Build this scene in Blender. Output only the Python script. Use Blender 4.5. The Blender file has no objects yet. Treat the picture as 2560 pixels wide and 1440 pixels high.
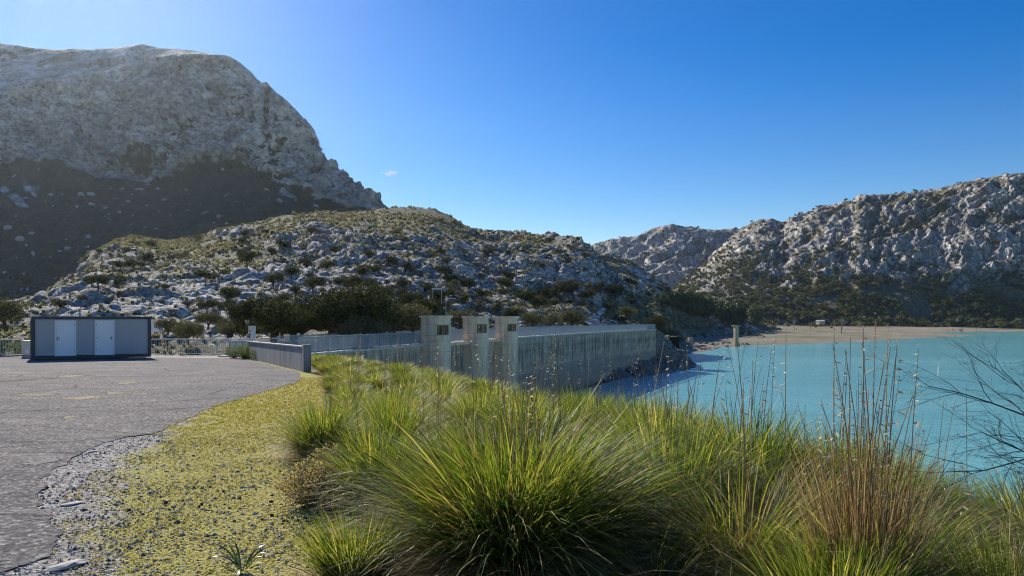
import bpy, bmesh, math, random
import numpy as np
from mathutils import Vector

# ------------------------------------------------------------------ camera, sky, sun, exposure
F, EYE, HY = 1849.0, 1.65, 797.0          # focal length in photo pixels, eye height, horizon row
sc = bpy.context.scene
C = sc.collection
SUN_AZ, SUN_EL = math.radians(-31.0), math.radians(29.5)   # azimuth from +Y (left is negative)

cam = bpy.data.cameras.new('camera'); camo = bpy.data.objects.new('camera', cam); C.objects.link(camo)
cam.sensor_width = 36.0; cam.lens = 26.0; cam.shift_y = (HY - 720.0) / 2560.0
cam.clip_start = 0.05; cam.clip_end = 30000.0
camo.location = (0, 0, EYE); camo.rotation_euler = (math.radians(90), 0, 0)
sc.camera = camo

world = bpy.data.worlds.new('World'); sc.world = world; world.use_nodes = True
wn = world.node_tree; wn.nodes.clear()
wo = wn.nodes.new('ShaderNodeOutputWorld'); wb = wn.nodes.new('ShaderNodeBackground')
sky = wn.nodes.new('ShaderNodeTexSky'); sky.sky_type = 'NISHITA'; sky.sun_disc = False
sky.sun_elevation = SUN_EL; sky.sun_rotation = SUN_AZ
sky.altitude = 0; sky.air_density = 1.0; sky.dust_density = 0.05; sky.ozone_density = 3.0
hs = wn.nodes.new('ShaderNodeHueSaturation'); hs.inputs['Saturation'].default_value = 1.5; hs.inputs['Hue'].default_value = 0.518
wn.links.new(sky.outputs[0], hs.inputs['Color']); wt = wn.nodes.new('ShaderNodeMix'); wt.data_type = 'RGBA'; wt.blend_type = 'MULTIPLY'; wt.inputs[0].default_value = 1.0; wt.inputs[7].default_value = (1.08, 1.0, .90, 1)   # white balance of the whole sky
wn.links.new(hs.outputs[0], wt.inputs[6]); wn.links.new(wt.outputs[2], wb.inputs[0])
wb.inputs[1].default_value = 0.087
wn.links.new(wb.outputs[0], wo.inputs[0])

sun = bpy.data.lights.new('sun', 'SUN'); suno = bpy.data.objects.new('sun', sun); C.objects.link(suno)
sun.energy = 5.0; sun.angle = math.radians(0.53); sun.color = (1.0, 0.93, 0.82)
sd = Vector((math.sin(SUN_AZ) * math.cos(SUN_EL), math.cos(SUN_AZ) * math.cos(SUN_EL), math.sin(SUN_EL)))
suno.rotation_euler = (-sd).to_track_quat('-Z', 'Y').to_euler()
suno.location = sd * 300

sc.view_settings.view_transform = 'Standard'; sc.view_settings.look = 'None'
sc.view_settings.exposure = 0.6; sc.view_settings.gamma = 1.0; sc.view_settings.use_curve_mapping = False
sc.render.engine = 'CYCLES'
sc.cycles.use_denoising = True; sc.cycles.filter_width = 1.1
sc.cycles.max_bounces = 6; sc.cycles.diffuse_bounces = 3; sc.cycles.glossy_bounces = 2
sc.cycles.transmission_bounces = 4; sc.cycles.volume_bounces = 1; sc.cycles.transparent_max_bounces = 6
sc.cycles.sample_clamp_indirect = 4.0

# ------------------------------------------------------------------ helpers
rng = np.random.default_rng(7)
random.seed(7)

def W(x, y, d):
    """photo pixel and distance -> world point"""
    return np.array([(x - 1280.0) / F * d, d, EYE + (HY - y) / F * d])

def G(x, y, slope=0.016):
    """photo pixel on the car-park plane -> world XY"""
    d = EYE * F / ((y - HY) - slope * F)
    return ((x - 1280.0) / F * d, d)

def tag(o, label=None, cat=None, group=None, kind=None):
    if label: o['label'] = label
    if cat: o['category'] = cat
    if group: o['group'] = group
    if kind: o['kind'] = kind
    return o

def mesh_np(name, V, faces, mat=None, smooth=False, attrs=None, uv=None):
    V = np.asarray(V, dtype=np.float32).reshape(-1, 3)
    me = bpy.data.meshes.new(name)
    if isinstance(faces, np.ndarray): faces = [faces]
    faces = [np.asarray(f, dtype=np.int32) for f in faces if len(f)]
    nl = sum(f.size for f in faces); nf = sum(len(f) for f in faces)
    me.vertices.add(len(V)); me.vertices.foreach_set('co', V.ravel())
    me.loops.add(nl); me.loops.foreach_set('vertex_index', np.concatenate([f.ravel() for f in faces]))
    tot = np.concatenate([np.full(len(f), f.shape[1], np.int32) for f in faces])
    me.polygons.add(nf)
    me.polygons.foreach_set('loop_start', np.concatenate([[0], np.cumsum(tot)[:-1]]).astype(np.int32))
    me.polygons.foreach_set('loop_total', tot)
    me.polygons.foreach_set('use_smooth', np.full(nf, smooth, dtype=bool))
    for k, a in (attrs or {}).items():
        a = np.asarray(a, np.float32)
        if a.ndim == 1 or a.shape[-1] == 1:
            at = me.attributes.new(k, 'FLOAT', 'POINT'); at.data.foreach_set('value', a.ravel())
        else:
            at = me.attributes.new(k, 'FLOAT_VECTOR', 'POINT'); at.data.foreach_set('vector', a.ravel())
    me.update(calc_edges=True)
    if mat: me.materials.append(mat)
    return me

def link(name, me, parent=None, loc=None, rz=0.0, s=None):
    o = bpy.data.objects.new(name, me); C.objects.link(o)
    if parent: o.parent = parent
    if loc is not None: o.location = tuple(float(v) for v in loc)
    if rz: o.rotation_euler = (0, 0, float(rz))
    if s is not None: o.scale = (s, s, s) if np.isscalar(s) else tuple(float(v) for v in s)
    return o

def empty(name, loc=(0, 0, 0), rz=0.0, s=None):
    o = link(name, None, None, loc, rz, s); o.empty_display_size = 0.2
    return o

class MB:
    """collects boxes, prisms and tubes into one mesh"""
    def __init__(self): self.v = []; self.f = []
    def add(self, vs, fs):
        b = len(self.v); self.v += [tuple(map(float, p)) for p in vs]; self.f += [tuple(i + b for i in f) for f in fs]
        return self
    def box(self, c, s, ax=None):
        """c centre, s full size, ax 2D direction of local x"""
        hx, hy, hz = s[0] / 2, s[1] / 2, s[2] / 2
        if ax is None: ex, ey = (1, 0), (0, 1)
        else:
            n = math.hypot(*ax); ex = (ax[0] / n, ax[1] / n); ey = (-ex[1], ex[0])
        vs = []
        for sx, sy, sz in ((-1,-1,-1),(1,-1,-1),(1,1,-1),(-1,1,-1),(-1,-1,1),(1,-1,1),(1,1,1),(-1,1,1)):
            a, b = sx * hx, sy * hy
            vs.append((c[0] + ex[0]*a + ey[0]*b, c[1] + ex[1]*a + ey[1]*b, c[2] + sz*hz))
        return self.add(vs, [(3,2,1,0),(4,5,6,7),(0,1,5,4),(1,2,6,5),(2,3,7,6),(3,0,4,7)])
    def prism(self, poly, z0, z1):
        n = len(poly)
        f0 = (lambda p: z0(p)) if callable(z0) else (lambda p: z0)
        f1 = (lambda p: z1(p)) if callable(z1) else (lambda p: z1)
        vs = [(p[0], p[1], f0(p)) for p in poly] + [(p[0], p[1], f1(p)) for p in poly]
        fs = [tuple(range(n - 1, -1, -1)), tuple(range(n, 2*n))] + [(i, (i+1) % n, n + (i+1) % n, n + i) for i in range(n)]
        return self.add(vs, fs)
    def tube(self, pts, radii, k=6, cap=True):
        pts = [Vector(p) for p in pts]
        if np.isscalar(radii): radii = [radii] * len(pts)
        vs, fs = [], []
        for i, p in enumerate(pts):
            t = (pts[min(i+1, len(pts)-1)] - pts[max(i-1, 0)])
            if t.length < 1e-9: t = Vector((0,0,1))
            t.normalize()
            a = t.cross(Vector((0,0,1)) if abs(t.z) < 0.9 else Vector((1,0,0))).normalized(); b = t.cross(a)
            for j in range(k):
                th = 2*math.pi*j/k; vs.append(p + (a*math.cos(th) + b*math.sin(th)) * radii[i])
        for i in range(len(pts)-1):
            for j in range(k):
                fs.append((i*k+j, i*k+(j+1) % k, (i+1)*k+(j+1) % k, (i+1)*k+j))
        if cap: fs += [tuple(range(k-1, -1, -1)), tuple((len(pts)-1)*k + j for j in range(k))]
        return self.add(vs, fs)
    def mesh(self, name, mat, smooth=False):
        me = bpy.data.meshes.new(name); me.from_pydata(self.v, [], self.f); me.update()
        bm = bmesh.new(); bm.from_mesh(me); bmesh.ops.recalc_face_normals(bm, faces=bm.faces); bm.to_mesh(me); bm.free()
        if smooth: me.polygons.foreach_set('use_smooth', np.ones(len(me.polygons), dtype=bool))
        if mat: me.materials.append(mat)
        return me
    def build(self, name, mat, parent=None, smooth=False, bevel=0.0):
        o = link(name, self.mesh(name, mat, smooth), parent)
        if bevel:
            m = o.modifiers.new('bevel', 'BEVEL'); m.width = bevel; m.segments = 2; m.limit_method = 'ANGLE'
        return o

# ------------------------------------------------------------------ noise (numpy)
_p = np.random.default_rng(3).permutation(256).astype(np.int64); _p = np.concatenate([_p, _p, _p])
_g = np.random.default_rng(4).normal(size=(256, 3)); _g /= np.linalg.norm(_g, axis=1)[:, None]; _g = _g.astype(np.float32)

def perlin(P):
    P = np.asarray(P, np.float64); fl = np.floor(P); fr = (P - fl).astype(np.float32); I = fl.astype(np.int64) & 255
    u = fr * fr * fr * (fr * (fr * 6 - 15) + 10)
    out = 0
    for dx in (0, 1):
        wx = u[..., 0] if dx else 1 - u[..., 0]
        for dy in (0, 1):
            wy = u[..., 1] if dy else 1 - u[..., 1]
            for dz in (0, 1):
                wz = u[..., 2] if dz else 1 - u[..., 2]
                h = _p[_p[_p[(I[..., 0] + dx) & 255] + ((I[..., 1] + dy) & 255)] + ((I[..., 2] + dz) & 255)]
                g = _g[h]
                out = out + wx*wy*wz*(g[..., 0]*(fr[..., 0]-dx) + g[..., 1]*(fr[..., 1]-dy) + g[..., 2]*(fr[..., 2]-dz))
    return out * 1.6

def fbm(P, scale, octv=4, gain=0.5, off=0.0):
    P = np.asarray(P) / scale + off; s = 0; a = 1.0; t = 0
    for _ in range(octv):
        s = s + a * perlin(P); t += a; a *= gain; P = P * 2.03 + 17.3
    return s / t

def ridged(P, scale, octv=4, gain=0.5, off=0.0):
    P = np.asarray(P) / scale + off; s = 0; a = 1.0; t = 0
    for _ in range(octv):
        s = s + a * (1 - np.abs(perlin(P)) * 2); t += a; a *= gain; P = P * 2.03 + 11.7
    return s / t

_cell = np.random.default_rng(5).random((256, 3)).astype(np.float32)
def worley(P, scale, off=0.0):
    P = np.asarray(P, np.float64) / scale + off; fl = np.floor(P); fr = (P - fl).astype(np.float32); I = fl.astype(np.int64)
    f1 = np.full(P.shape[:-1], 9.0, np.float32); f2 = f1.copy(); idv = np.zeros(P.shape[:-1], np.float32)
    for dx in (-1, 0, 1):
        for dy in (-1, 0, 1):
            for dz in (-1, 0, 1):
                h = _p[_p[_p[(I[..., 0]+dx) & 255] + ((I[..., 1]+dy) & 255)] + ((I[..., 2]+dz) & 255)]
                q = _cell[h] + np.array([dx, dy, dz], np.float32) - fr
                d = np.sqrt((q*q).sum(-1))
                near = d < f1
                f2 = np.where(near, f1, np.minimum(f2, d)); idv = np.where(near, h / 255.0, idv); f1 = np.where(near, d, f1)
    return f1, f2, idv

def smooth01(x, a, b):
    t = np.clip((x - a) / (b - a), 0, 1); return t*t*(3-2*t)

# ------------------------------------------------------------------ material helpers
def mat_new(name):
    m = bpy.data.materials.new(name); m.use_nodes = True
    nt = m.node_tree; b = nt.nodes['Principled BSDF']
    return m, nt, b

def nd(nt, typ, props=None, **inp):
    n = nt.nodes.new(typ)
    for k, v in (props or {}).items(): setattr(n, k, v)
    for k, v in inp.items():
        s = n.inputs[k.replace('_', ' ')]
        if isinstance(v, bpy.types.NodeSocket): nt.links.new(v, s)
        else: s.default_value = v
    return n

def ramp(nt, fac, stops, interp='LINEAR'):
    r = nt.nodes.new('ShaderNodeValToRGB'); r.color_ramp.interpolation = interp
    e = r.color_ramp.elements
    while len(e) < len(stops): e.new(0.5)
    for el, (p, c) in zip(e, stops):
        el.position = p; el.color = (*c, 1.0) if len(c) == 3 else c
    nt.links.new(fac, r.inputs[0])
    return r.outputs[0]

def g3(v): return (v, v, v)

def mixc(nt, fac, a, b, mode='MIX'):
    n = nt.nodes.new('ShaderNodeMix'); n.data_type = 'RGBA'; n.blend_type = mode
    for s, v in ((n.inputs[0], fac), (n.inputs[6], a), (n.inputs[7], b)):
        if isinstance(v, bpy.types.NodeSocket): nt.links.new(v, s)
        else: s.default_value = v if not isinstance(v, tuple) or len(v) == 4 else (*v, 1.0)
    return n.outputs[2]

def mth(nt, op, a, b=0.0, clamp=False):
    n = nt.nodes.new('ShaderNodeMath'); n.operation = op; n.use_clamp = clamp
    for s, v in ((n.inputs[0], a), (n.inputs[1], b)):
        if isinstance(v, bpy.types.NodeSocket): nt.links.new(v, s)
        else: s.default_value = v
    return n.outputs[0]

def coords(nt, scale=(1, 1, 1), kind='Object', rot=(0, 0, 0)):
    t = nt.nodes.new('ShaderNodeTexCoord'); mp = nt.nodes.new('ShaderNodeMapping')
    mp.inputs['Scale'].default_value = scale; mp.inputs['Rotation'].default_value = rot
    nt.links.new(t.outputs[kind], mp.inputs['Vector']); return mp.outputs[0]

def attr(nt, name):
    a = nt.nodes.new('ShaderNodeAttribute'); a.attribute_name = name; return a

def noise(nt, vec, scale, detail=6, rough=0.6):
    return nd(nt, 'ShaderNodeTexNoise', Vector=vec, Scale=scale, Detail=detail, Roughness=rough).outputs['Fac']

def bump(nt, b, h, strength=0.5, dist=0.1):
    n = nd(nt, 'ShaderNodeBump', Height=h, Strength=strength, Distance=dist)
    nt.links.new(n.outputs[0], b.inputs['Normal']); return n

def flat_mat(name, col, rough=0.6, metal=0.0, var=0.12, scale=6.0, bmp=0.0):
    m, nt, b = mat_new(name)
    n = noise(nt, coords(nt), scale)
    c = ramp(nt, n, [(0.25, tuple(v*(1-var) for v in col)), (0.75, tuple(min(1, v*(1+var)) for v in col))])
    nt.links.new(c, b.inputs['Base Color']); b.inputs['Roughness'].default_value = rough; b.inputs['Metallic'].default_value = metal; b.inputs['Specular IOR Level'].default_value = .06 if rough > .75 else .4
    if bmp: bump(nt, b, noise(nt, coords(nt), scale*6), 0.4, bmp)
    return m

def terrain_mat(name, rock_lo, rock_hi, veg_lo, veg_hi, sc_rock, bump_d, strata=(1, 1, 1), rot=(0, 0, 0), crack=0.5):
    """rock and scrub mixed by the vertex attribute rock"""
    m, nt, b = mat_new(name)
    v = coords(nt); vs = coords(nt, strata, 'Object', rot)
    n1 = noise(nt, vs, sc_rock, 9, 0.68)
    n2 = noise(nt, v, sc_rock * 0.12, 4, 0.5)
    seam = mth(nt, 'ABSOLUTE', mth(nt, 'SUBTRACT', noise(nt, vs, sc_rock * 0.7, 5, 0.62), 0.5))
    vor = mth(nt, 'MULTIPLY', mth(nt, 'MINIMUM', seam, 0.06), 8.0)
    rc = ramp(nt, n1, [(0.36, rock_lo), (0.62, rock_hi)])
    rc = mixc(nt, 1.0, rc, ramp(nt, noise(nt, vs, sc_rock * 2.6, 6, 0.7), [(0.38, g3(0.5)), (0.52, g3(1.0)), (0.66, g3(1.25))]), 'MULTIPLY')
    ck = ramp(nt, seam, [(0.0, g3(1 - crack)), (0.035, g3(1.0))])
    rc = mixc(nt, 1.0, rc, ck, 'MULTIPLY')
    warm = ramp(nt, n2, [(0.36, g3(0.66)), (0.5, (1, 1, 1)), (0.66, (1.22, 1.18, 1.12))])
    rc = mixc(nt, 1.0, rc, warm, 'MULTIPLY')
    vc = ramp(nt, noise(nt, v, sc_rock * 3.2, 7, 0.75), [(0.38, veg_lo), (0.62, veg_hi)])
    a = attr(nt, 'rock').outputs['Fac']
    brk = mth(nt, 'ADD', a, mth(nt, 'MULTIPLY', mth(nt, 'SUBTRACT', noise(nt, v, sc_rock * 1.3, 6, 0.7), 0.5), 1.1))
    fac = ramp(nt, brk, [(0.42, g3(0)), (0.58, g3(1))])
    nt.links.new(mixc(nt, fac, vc, rc), b.inputs['Base Color'])
    b.inputs['Roughness'].default_value = 0.9; b.inputs['Specular IOR Level'].default_value = 0.15
    bump(nt, b, mth(nt, 'ADD', n1, mth(nt, 'MULTIPLY', vor, 0.6)), 0.9, bump_d)
    return m

def leaf_mat(name, cols, trans=0.4, rough=0.45, tcol=None, spec=0.4):
    """leaf faces: per-face tint attribute picks the colour, part of the light passes through"""
    m, nt, b = mat_new(name)
    t = attr(nt, 'tint').outputs['Fac']
    oi = nt.nodes.new('ShaderNodeObjectInfo')
    f = mth(nt, 'ADD', mth(nt, 'MULTIPLY', t, 0.85), mth(nt, 'MULTIPLY', oi.outputs['Random'], 0.15))
    st = [(i / (len(cols) - 1), c) for i, c in enumerate(cols)]
    c = ramp(nt, f, st)
    nt.links.new(c, b.inputs['Base Color']); b.inputs['Roughness'].default_value = rough
    b.inputs['Specular IOR Level'].default_value = spec
    tr = nt.nodes.new('ShaderNodeBsdfTranslucent')
    tc = mixc(nt, 1.0, c, tcol or (1.5, 1.45, 0.7, 1), 'MULTIPLY'); nt.links.new(tc, tr.inputs[0])
    mx = nt.nodes.new('ShaderNodeMixShader'); mx.inputs[0].default_value = trans
    nt.links.new(b.outputs[0], mx.inputs[1]); nt.links.new(tr.outputs[0], mx.inputs[2])
    nt.links.new(mx.outputs[0], nt.nodes['Material Output'].inputs[0])
    return m
# ------------------------------------------------------------------ terrain
WATER = EYE - 11.0

def dam_x(Y):
    return -12.65 + 0.318 * (Y - 52) + 0.001115 * (Y - 52) * (Y - 95)
def dam_pt(Y, off=0.0, z=0.0):
    """point on the upstream face line, off metres toward the lake"""
    sl = 0.318 + 0.001115 * (2 * Y - 147); n = math.hypot(1, sl)
    return np.array([dam_x(Y) + off / n, Y - off * sl / n, z])
def dam_tan(Y):
    sl = 0.318 + 0.001115 * (2 * Y - 147); n = math.hypot(1, sl); return np.array([sl / n, 1 / n])
CREST = EYE - 2.3

def kx(xs, pts):
    pts = sorted(pts); return np.interp(xs, [p[0] for p in pts], [p[1] for p in pts])

def grid_faces(nu, nv):
    i = np.arange(nu - 1)[:, None] * nv + np.arange(nv - 1)[None, :]
    return np.stack([i, i + nv, i + nv + 1, i + 1], -1).reshape(-1, 4)

def grid_normals(V):
    du = np.gradient(V, axis=0); dv = np.gradient(V, axis=1)
    n = np.cross(du, dv); l = np.linalg.norm(n, axis=-1, keepdims=True); n = n / np.maximum(l, 1e-9)
    return np.where(n[..., 2:3] < 0, -n, n)

def blur(A, k, axis):
    ker = np.hanning(2 * k + 3)[1:-1]; ker /= ker.sum()
    P = np.pad(A, [(k, k) if a == axis else (0, 0) for a in range(A.ndim)], mode='edge')
    out = 0
    for i, w in enumerate(ker):
        sl = [slice(None)] * A.ndim; sl[axis] = slice(i, i + A.shape[axis]); out = out + w * P[tuple(sl)]
    return out

class Layer:
    """a hill: for every bearing a profile running from its foot over its ridge to its back"""
    def __init__(self, xs, rows, nv, sm=4):
        ts = np.linspace(0, 1, nv); D = np.zeros((len(xs), nv)); Z = D.copy()
        for (t0, d0, z0), (t1, d1, z1) in zip(rows[:-1], rows[1:]):
            k = (ts >= t0) & (ts <= t1); w = ((ts[k] - t0) / (t1 - t0))[None]
            D[:, k] = d0[:, None] * (1 - w) + d1[:, None] * w; Z[:, k] = z0[:, None] * (1 - w) + z1[:, None] * w
        D = blur(D, sm, 1); Z = blur(Z, sm, 1)
        self.xs = xs; self.ts = ts
        self.V = np.stack([(xs[:, None] - 1280) / F * D, D, Z], -1)
        self.rock = np.zeros(D.shape)
    def proj(self):
        V = self.V; return 1280 + V[..., 0] / V[..., 1] * F, HY - (V[..., 2] - EYE) / V[..., 1] * F
    def finish(self):
        x, y = self.proj(); self.px, self.py = x, y
        self.vis = y <= np.minimum.accumulate(y, axis=1) + 3.0
        self.N = grid_normals(self.V)
    def find(self, x, y):
        e = np.abs(self.px - x) + np.abs(self.py - y) + np.where(self.vis, 0, 400)
        i = np.unravel_index(np.argmin(e), e.shape); return self.V[i]
    def build(self, name, mat, smooth=True):
        me = mesh_np(name, self.V, grid_faces(*self.V.shape[:2]), mat, smooth, {'rock': self.rock.ravel()})
        return tag(link(name, me), kind='structure')

def zrow(xs, ys, d): return EYE + (HY - ys) / F * d

def gauss(px, py, cx, cy, sx, sy): return np.exp(-((px - cx) / sx) ** 2 - ((py - cy) / sy) ** 2)

LIME = ((0.30, 0.293, 0.28), (0.70, 0.675, 0.63))
m_hill = terrain_mat('hill_limestone_and_scrub', *LIME, (0.06, 0.06, 0.032), (0.27, 0.25, 0.155), 0.55, 0.9, (1, 1, 1.6), (0.3, 0.2, 0.4), 0.55)
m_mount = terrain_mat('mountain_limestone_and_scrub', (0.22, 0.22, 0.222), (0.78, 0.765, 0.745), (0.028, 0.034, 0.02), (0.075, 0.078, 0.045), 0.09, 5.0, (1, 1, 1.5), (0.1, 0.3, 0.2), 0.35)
m_ridge = terrain_mat('ridge_limestone_and_scrub', (0.20, 0.185, 0.165), (0.60, 0.555, 0.49), (0.07, 0.068, 0.038), (0.22, 0.195, 0.12), 0.10, 4.0, (1.7, .3, 0.45), (0, .7, 0), 0.4)

# --- hill behind the dam
xs = np.concatenate([np.linspace(-700, -40, 70), np.arange(-36, 1700, 3.4)])
sil = [(-700, 800), (-200, 800), (0, 782), (60, 750), (140, 716), (205, 684), (238, 628), (290, 596), (330, 588), (420, 603), (520, 593), (600, 564), (700, 542), (800, 528),
       (935, 524), (975, 517), (1040, 517), (1090, 525), (1130, 540), (1180, 571), (1240, 581), (1300, 581), (1380, 588), (1440, 592), (1462, 610), (1500, 655), (1550, 705), (1600, 748), (1640, 790), (1665, 830), (1700, 862)]
ys = kx(xs, sil)
db = kx(xs, [(-700, 58), (700, 60), (900, 66), (1060, 82), (1300, 112), (1500, 158), (1640, 190), (1700, 200)])
dr = kx(xs, [(-700, 150), (0, 150), (200, 190), (300, 235), (600, 265), (1000, 330), (1250, 330), (1400, 285), (1470, 262), (1560, 240), (1700, 235)])
y1 = ys + (kx(xs, [(-700, 835), (700, 835), (1060, 822), (1700, 818)]) - ys) * kx(xs, [(-100, .50), (400, .56), (1000, .58), (1350, .62), (1500, .55), (1700, .5)])
d1 = db + (dr - db) * kx(xs, [(-700, .45), (900, .33), (1300, .35), (1420, .55), (1560, .7), (1700, .5)])
hill = Layer(xs, [(0, db, np.full_like(xs, -3.2)), (.42, d1, zrow(xs, y1, d1)), (.86, dr, zrow(xs, ys, dr)), (1, dr + 60, zrow(xs, ys, dr) - 22)], 350, 6)
px, py = hill.proj()
P = hill.V
patch = (gauss(px, py, 640, 735, 260, 55) * 1.0 + gauss(px, py, 480, 770, 130, 50) * .8 + gauss(px, py, 1470, 665, 85, 60) * 1.7 + gauss(px, py, 1190, 690, 90, 40) * .8
         + gauss(px, py, 850, 625, 190, 45) * .55 + gauss(px, py, 1330, 690, 60, 40) * .6 + gauss(px, py, 600, 830, 80, 30) * .7 + gauss(px, py, 200, 770, 60, 30) * .6
         + gauss(px, py, 1100, 575, 90, 14) * .5 + gauss(px, py, 1040, 755, 90, 40) * .3)
lowv = fbm(P, 26, 4, .55, 3.1)
veg = gauss(px, py, 1060, 555, 230, 28) * .7 + gauss(px, py, 420, 620, 160, 25) * .5
rk = np.clip(.44 + patch * .8 + lowv * .7 - veg, 0, 1)
Pw = P + np.stack([fbm(P, 9, 3, .5, 5.), fbm(P, 9, 3, .5, 9.), fbm(P, 9, 3, .5, 2.)], -1) * 2.2
f1, f2, cid = worley(Pw * np.array([1, 1, 1.5]), 6.5); crk = np.clip((f2 - f1) * 3.2, 0, 1)
g1, g2, cid2 = worley(Pw * np.array([1, 1, 1.7]), 2.1, 31.); crk2 = np.clip((g2 - g1) * 3.0, 0, 1)
rough = fbm(P, 3.2, 4, .6, 8.)
N = grid_normals(P)
amp = smooth01(rk, .25, .8)
scale_far = np.clip(P[..., 1] / 140, .6, 1.5)
disp = lowv * 1.8 + amp * scale_far * (crk * 1.0 + (cid - .5) * 1.5 + crk2 * .5 + (cid2 - .5) * .6 + rough * .8) + (1 - amp) * (rough * .55 + fbm(P, 1.4, 2, .5, 4.) * .3)
fade = smooth01(hill.ts, 0, .06)[None]
top = np.exp(-((hill.ts - .86) / .04) ** 2)[None]
disp = disp * fade * (1 - .35 * top)
hill.V = P + N * disp[..., None] * np.array([1, 1, .85])
hill.rock = np.clip(rk + (crk - .6) * .25 * amp + N[..., 2] * 0 - (1 - crk2) * .22 * amp, 0, 1)
hill.finish()
hill.build('hill', m_hill)

# --- shoulder running down to the lake, with the pines
xs = np.arange(1380, 1990, 3.0)
ys = kx(xs, [(1380, 640), (1480, 632), (1530, 636), (1570, 650), (1620, 682), (1680, 722), (1740, 742), (1800, 768), (1860, 786), (1900, 803), (1940, 818), (1990, 834)])
db = kx(xs, [(1380, 195), (1560, 200), (1640, 208), (1680, 280), (1740, 345), (1800, 365), (1990, 420)])
dr = kx(xs, [(1380, 420), (1560, 420), (1700, 430), (1900, 480), (1990, 510)])
zb = kx(xs, [(1380, -3), (1640, -3.5), (1700, -8.5), (1990, -9.2)])
shoulder = Layer(xs, [(0, db, zb), (.45, db + (dr - db) * .5, zb + (zrow(xs, ys, dr) - zb) * .28), (.85, dr, zrow(xs, ys, dr)), (1, dr + 60, zrow(xs, ys, dr) - 25)], 230, 5)
P = shoulder.V; px, py = shoulder.proj()
lowv = fbm(P, 22, 4, .55, 13.1); rough = fbm(P, 4, 4, .6, 8.)
f1, f2, cid = worley(P, 5.5, 7.); crk = np.clip((f2 - f1) * 3, 0, 1)
rk = np.clip(.34 + lowv * .8 + gauss(px, py, 1600, 700, 60, 40) * .35, 0, 1); amp = smooth01(rk, .25, .8)
disp = (lowv * 2.0 + amp * (crk * 1.2 + (cid - .5) * 1.6 + rough) + rough * .5) * smooth01(shoulder.ts, 0, .08)[None]
shoulder.V = P + grid_normals(P) * disp[..., None]
shoulder.rock = np.clip(rk - (1 - crk) * .25 * amp, 0, 1)
shoulder.finish(); shoulder.build('hill_shoulder', m_hill)

# --- the big mountain
xs = np.concatenate([np.linspace(-2600, -60, 110), np.arange(-40, 962, 2.8)])
sil = [(-2600, -100), (-1400, -160), (-400, -60), (-120, 60), (0, 102), (50, 111), (150, 120), (240, 121), (330, 113), (360, 109), (420, 119), (500, 129), (570, 141), (600, 160), (650, 202), (700, 254),  # unseen ridge on the far left raised so its shadow covers the lower slope
       (725, 290), (750, 318), (770, 355), (800, 396), (840, 428), (870, 462), (900, 486), (928, 500), (940, 524), (962, 560)]
ys = kx(xs, sil)
yf = kx(xs, [(-2600, 430), (0, 432), (100, 408), (250, 442), (400, 446), (520, 432), (600, 430), (700, 472), (800, 514), (900, 532), (962, 566)])
yc = kx(xs, [(-2600, 50), (-400, 120), (0, 265), (150, 232), (300, 200), (400, 168), (500, 162), (570, 165), (650, 222), (700, 272), (740, 318), (800, 412), (870, 474), (940, 530), (962, 564)])
df = kx(xs, [(-2600, 600), (-800, 520), (0, 475), (600, 490), (962, 480)])
dc = df + kx(xs, [(-400, 65), (200, 62), (400, 55), (600, 45), (962, 30)])
dr = dc + kx(xs, [(-400, 120), (0, 110), (300, 80), (420, 60), (570, 22), (700, 18), (962, 12)])
d0 = kx(xs, [(-2600, 330), (0, 300), (500, 330), (962, 380)]); y0 = kx(xs, [(-2600, 830), (0, 830), (300, 760), (600, 640), (962, 600)])
mount = Layer(xs, [(0, d0, zrow(xs, y0, d0)), (.36, df, zrow(xs, yf, df)), (.72, dc, zrow(xs, yc, dc)), (.93, dr, zrow(xs, ys, dr)), (1, dr + 160, zrow(xs, ys, dr) - 90)], 300, 4)
P = mount.V; px, py = mount.proj(); N = grid_normals(P)
N2 = blur(blur(N, 8, 0), 8, 1)
cliff = smooth01(mount.ts, .33, .40)[None] * np.ones_like(px)
Pw = P + np.stack([fbm(P, 45, 3, .5, 1.), fbm(P, 45, 3, .5, 4.), fbm(P, 45, 3, .5, 7.)], -1) * 14
flute = ridged(Pw * np.array([1, 1, .38]), 62, 6, .52, 2.)
f1, f2, cid = worley(Pw * np.array([1, 1, 1.5]), 17, 3.); crk = np.clip((f2 - f1) * 3, 0, 1)
g1, g2, cid2 = worley(Pw * np.array([1, 1, 2.2]), 6.0, 9.); crk2 = np.clip((g2 - g1) * 3, 0, 1)
big = fbm(P, 120, 3, .5, 5.); fine = fbm(P, 9, 4, .62, 6.)
caves = np.zeros_like(px)
for cx, cy, sx, sy, a in ((790, 432, 17, 17, 16), (692, 400, 16, 7, 9), (688, 378, 12, 8, 8), (545, 226, 16, 16, 11), (520, 222, 7, 12, 6), (468, 232, 7, 12, 8), (456, 178, 8, 16, 8), (630, 300, 10, 16, 8), (470, 442, 24, 8, 7), (250, 318, 30, 6, 5), (330, 300, 12, 9, 6), (630, 240, 8, 16, 6), (665, 280, 8, 40, 5)):
    caves += a * np.exp(-(((px - cx) / sx) ** 2 + ((py - cy) / sy) ** 2) ** 2)
ledge = ridged(Pw * np.array([.45, .45, 1.5]), 48, 6, .55, 7.)
damp = (1 - .95 * np.exp(-((mount.ts - .93) / .12) ** 2))[None] * (1 - .5 * smooth01(px, 520, 640))
damp2 = (1 - .88 * np.exp(-((mount.ts - .93) / .06) ** 2))[None]
step = np.floor(ledge * 6 + fbm(P, 18, 3) * .8) / 6
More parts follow.
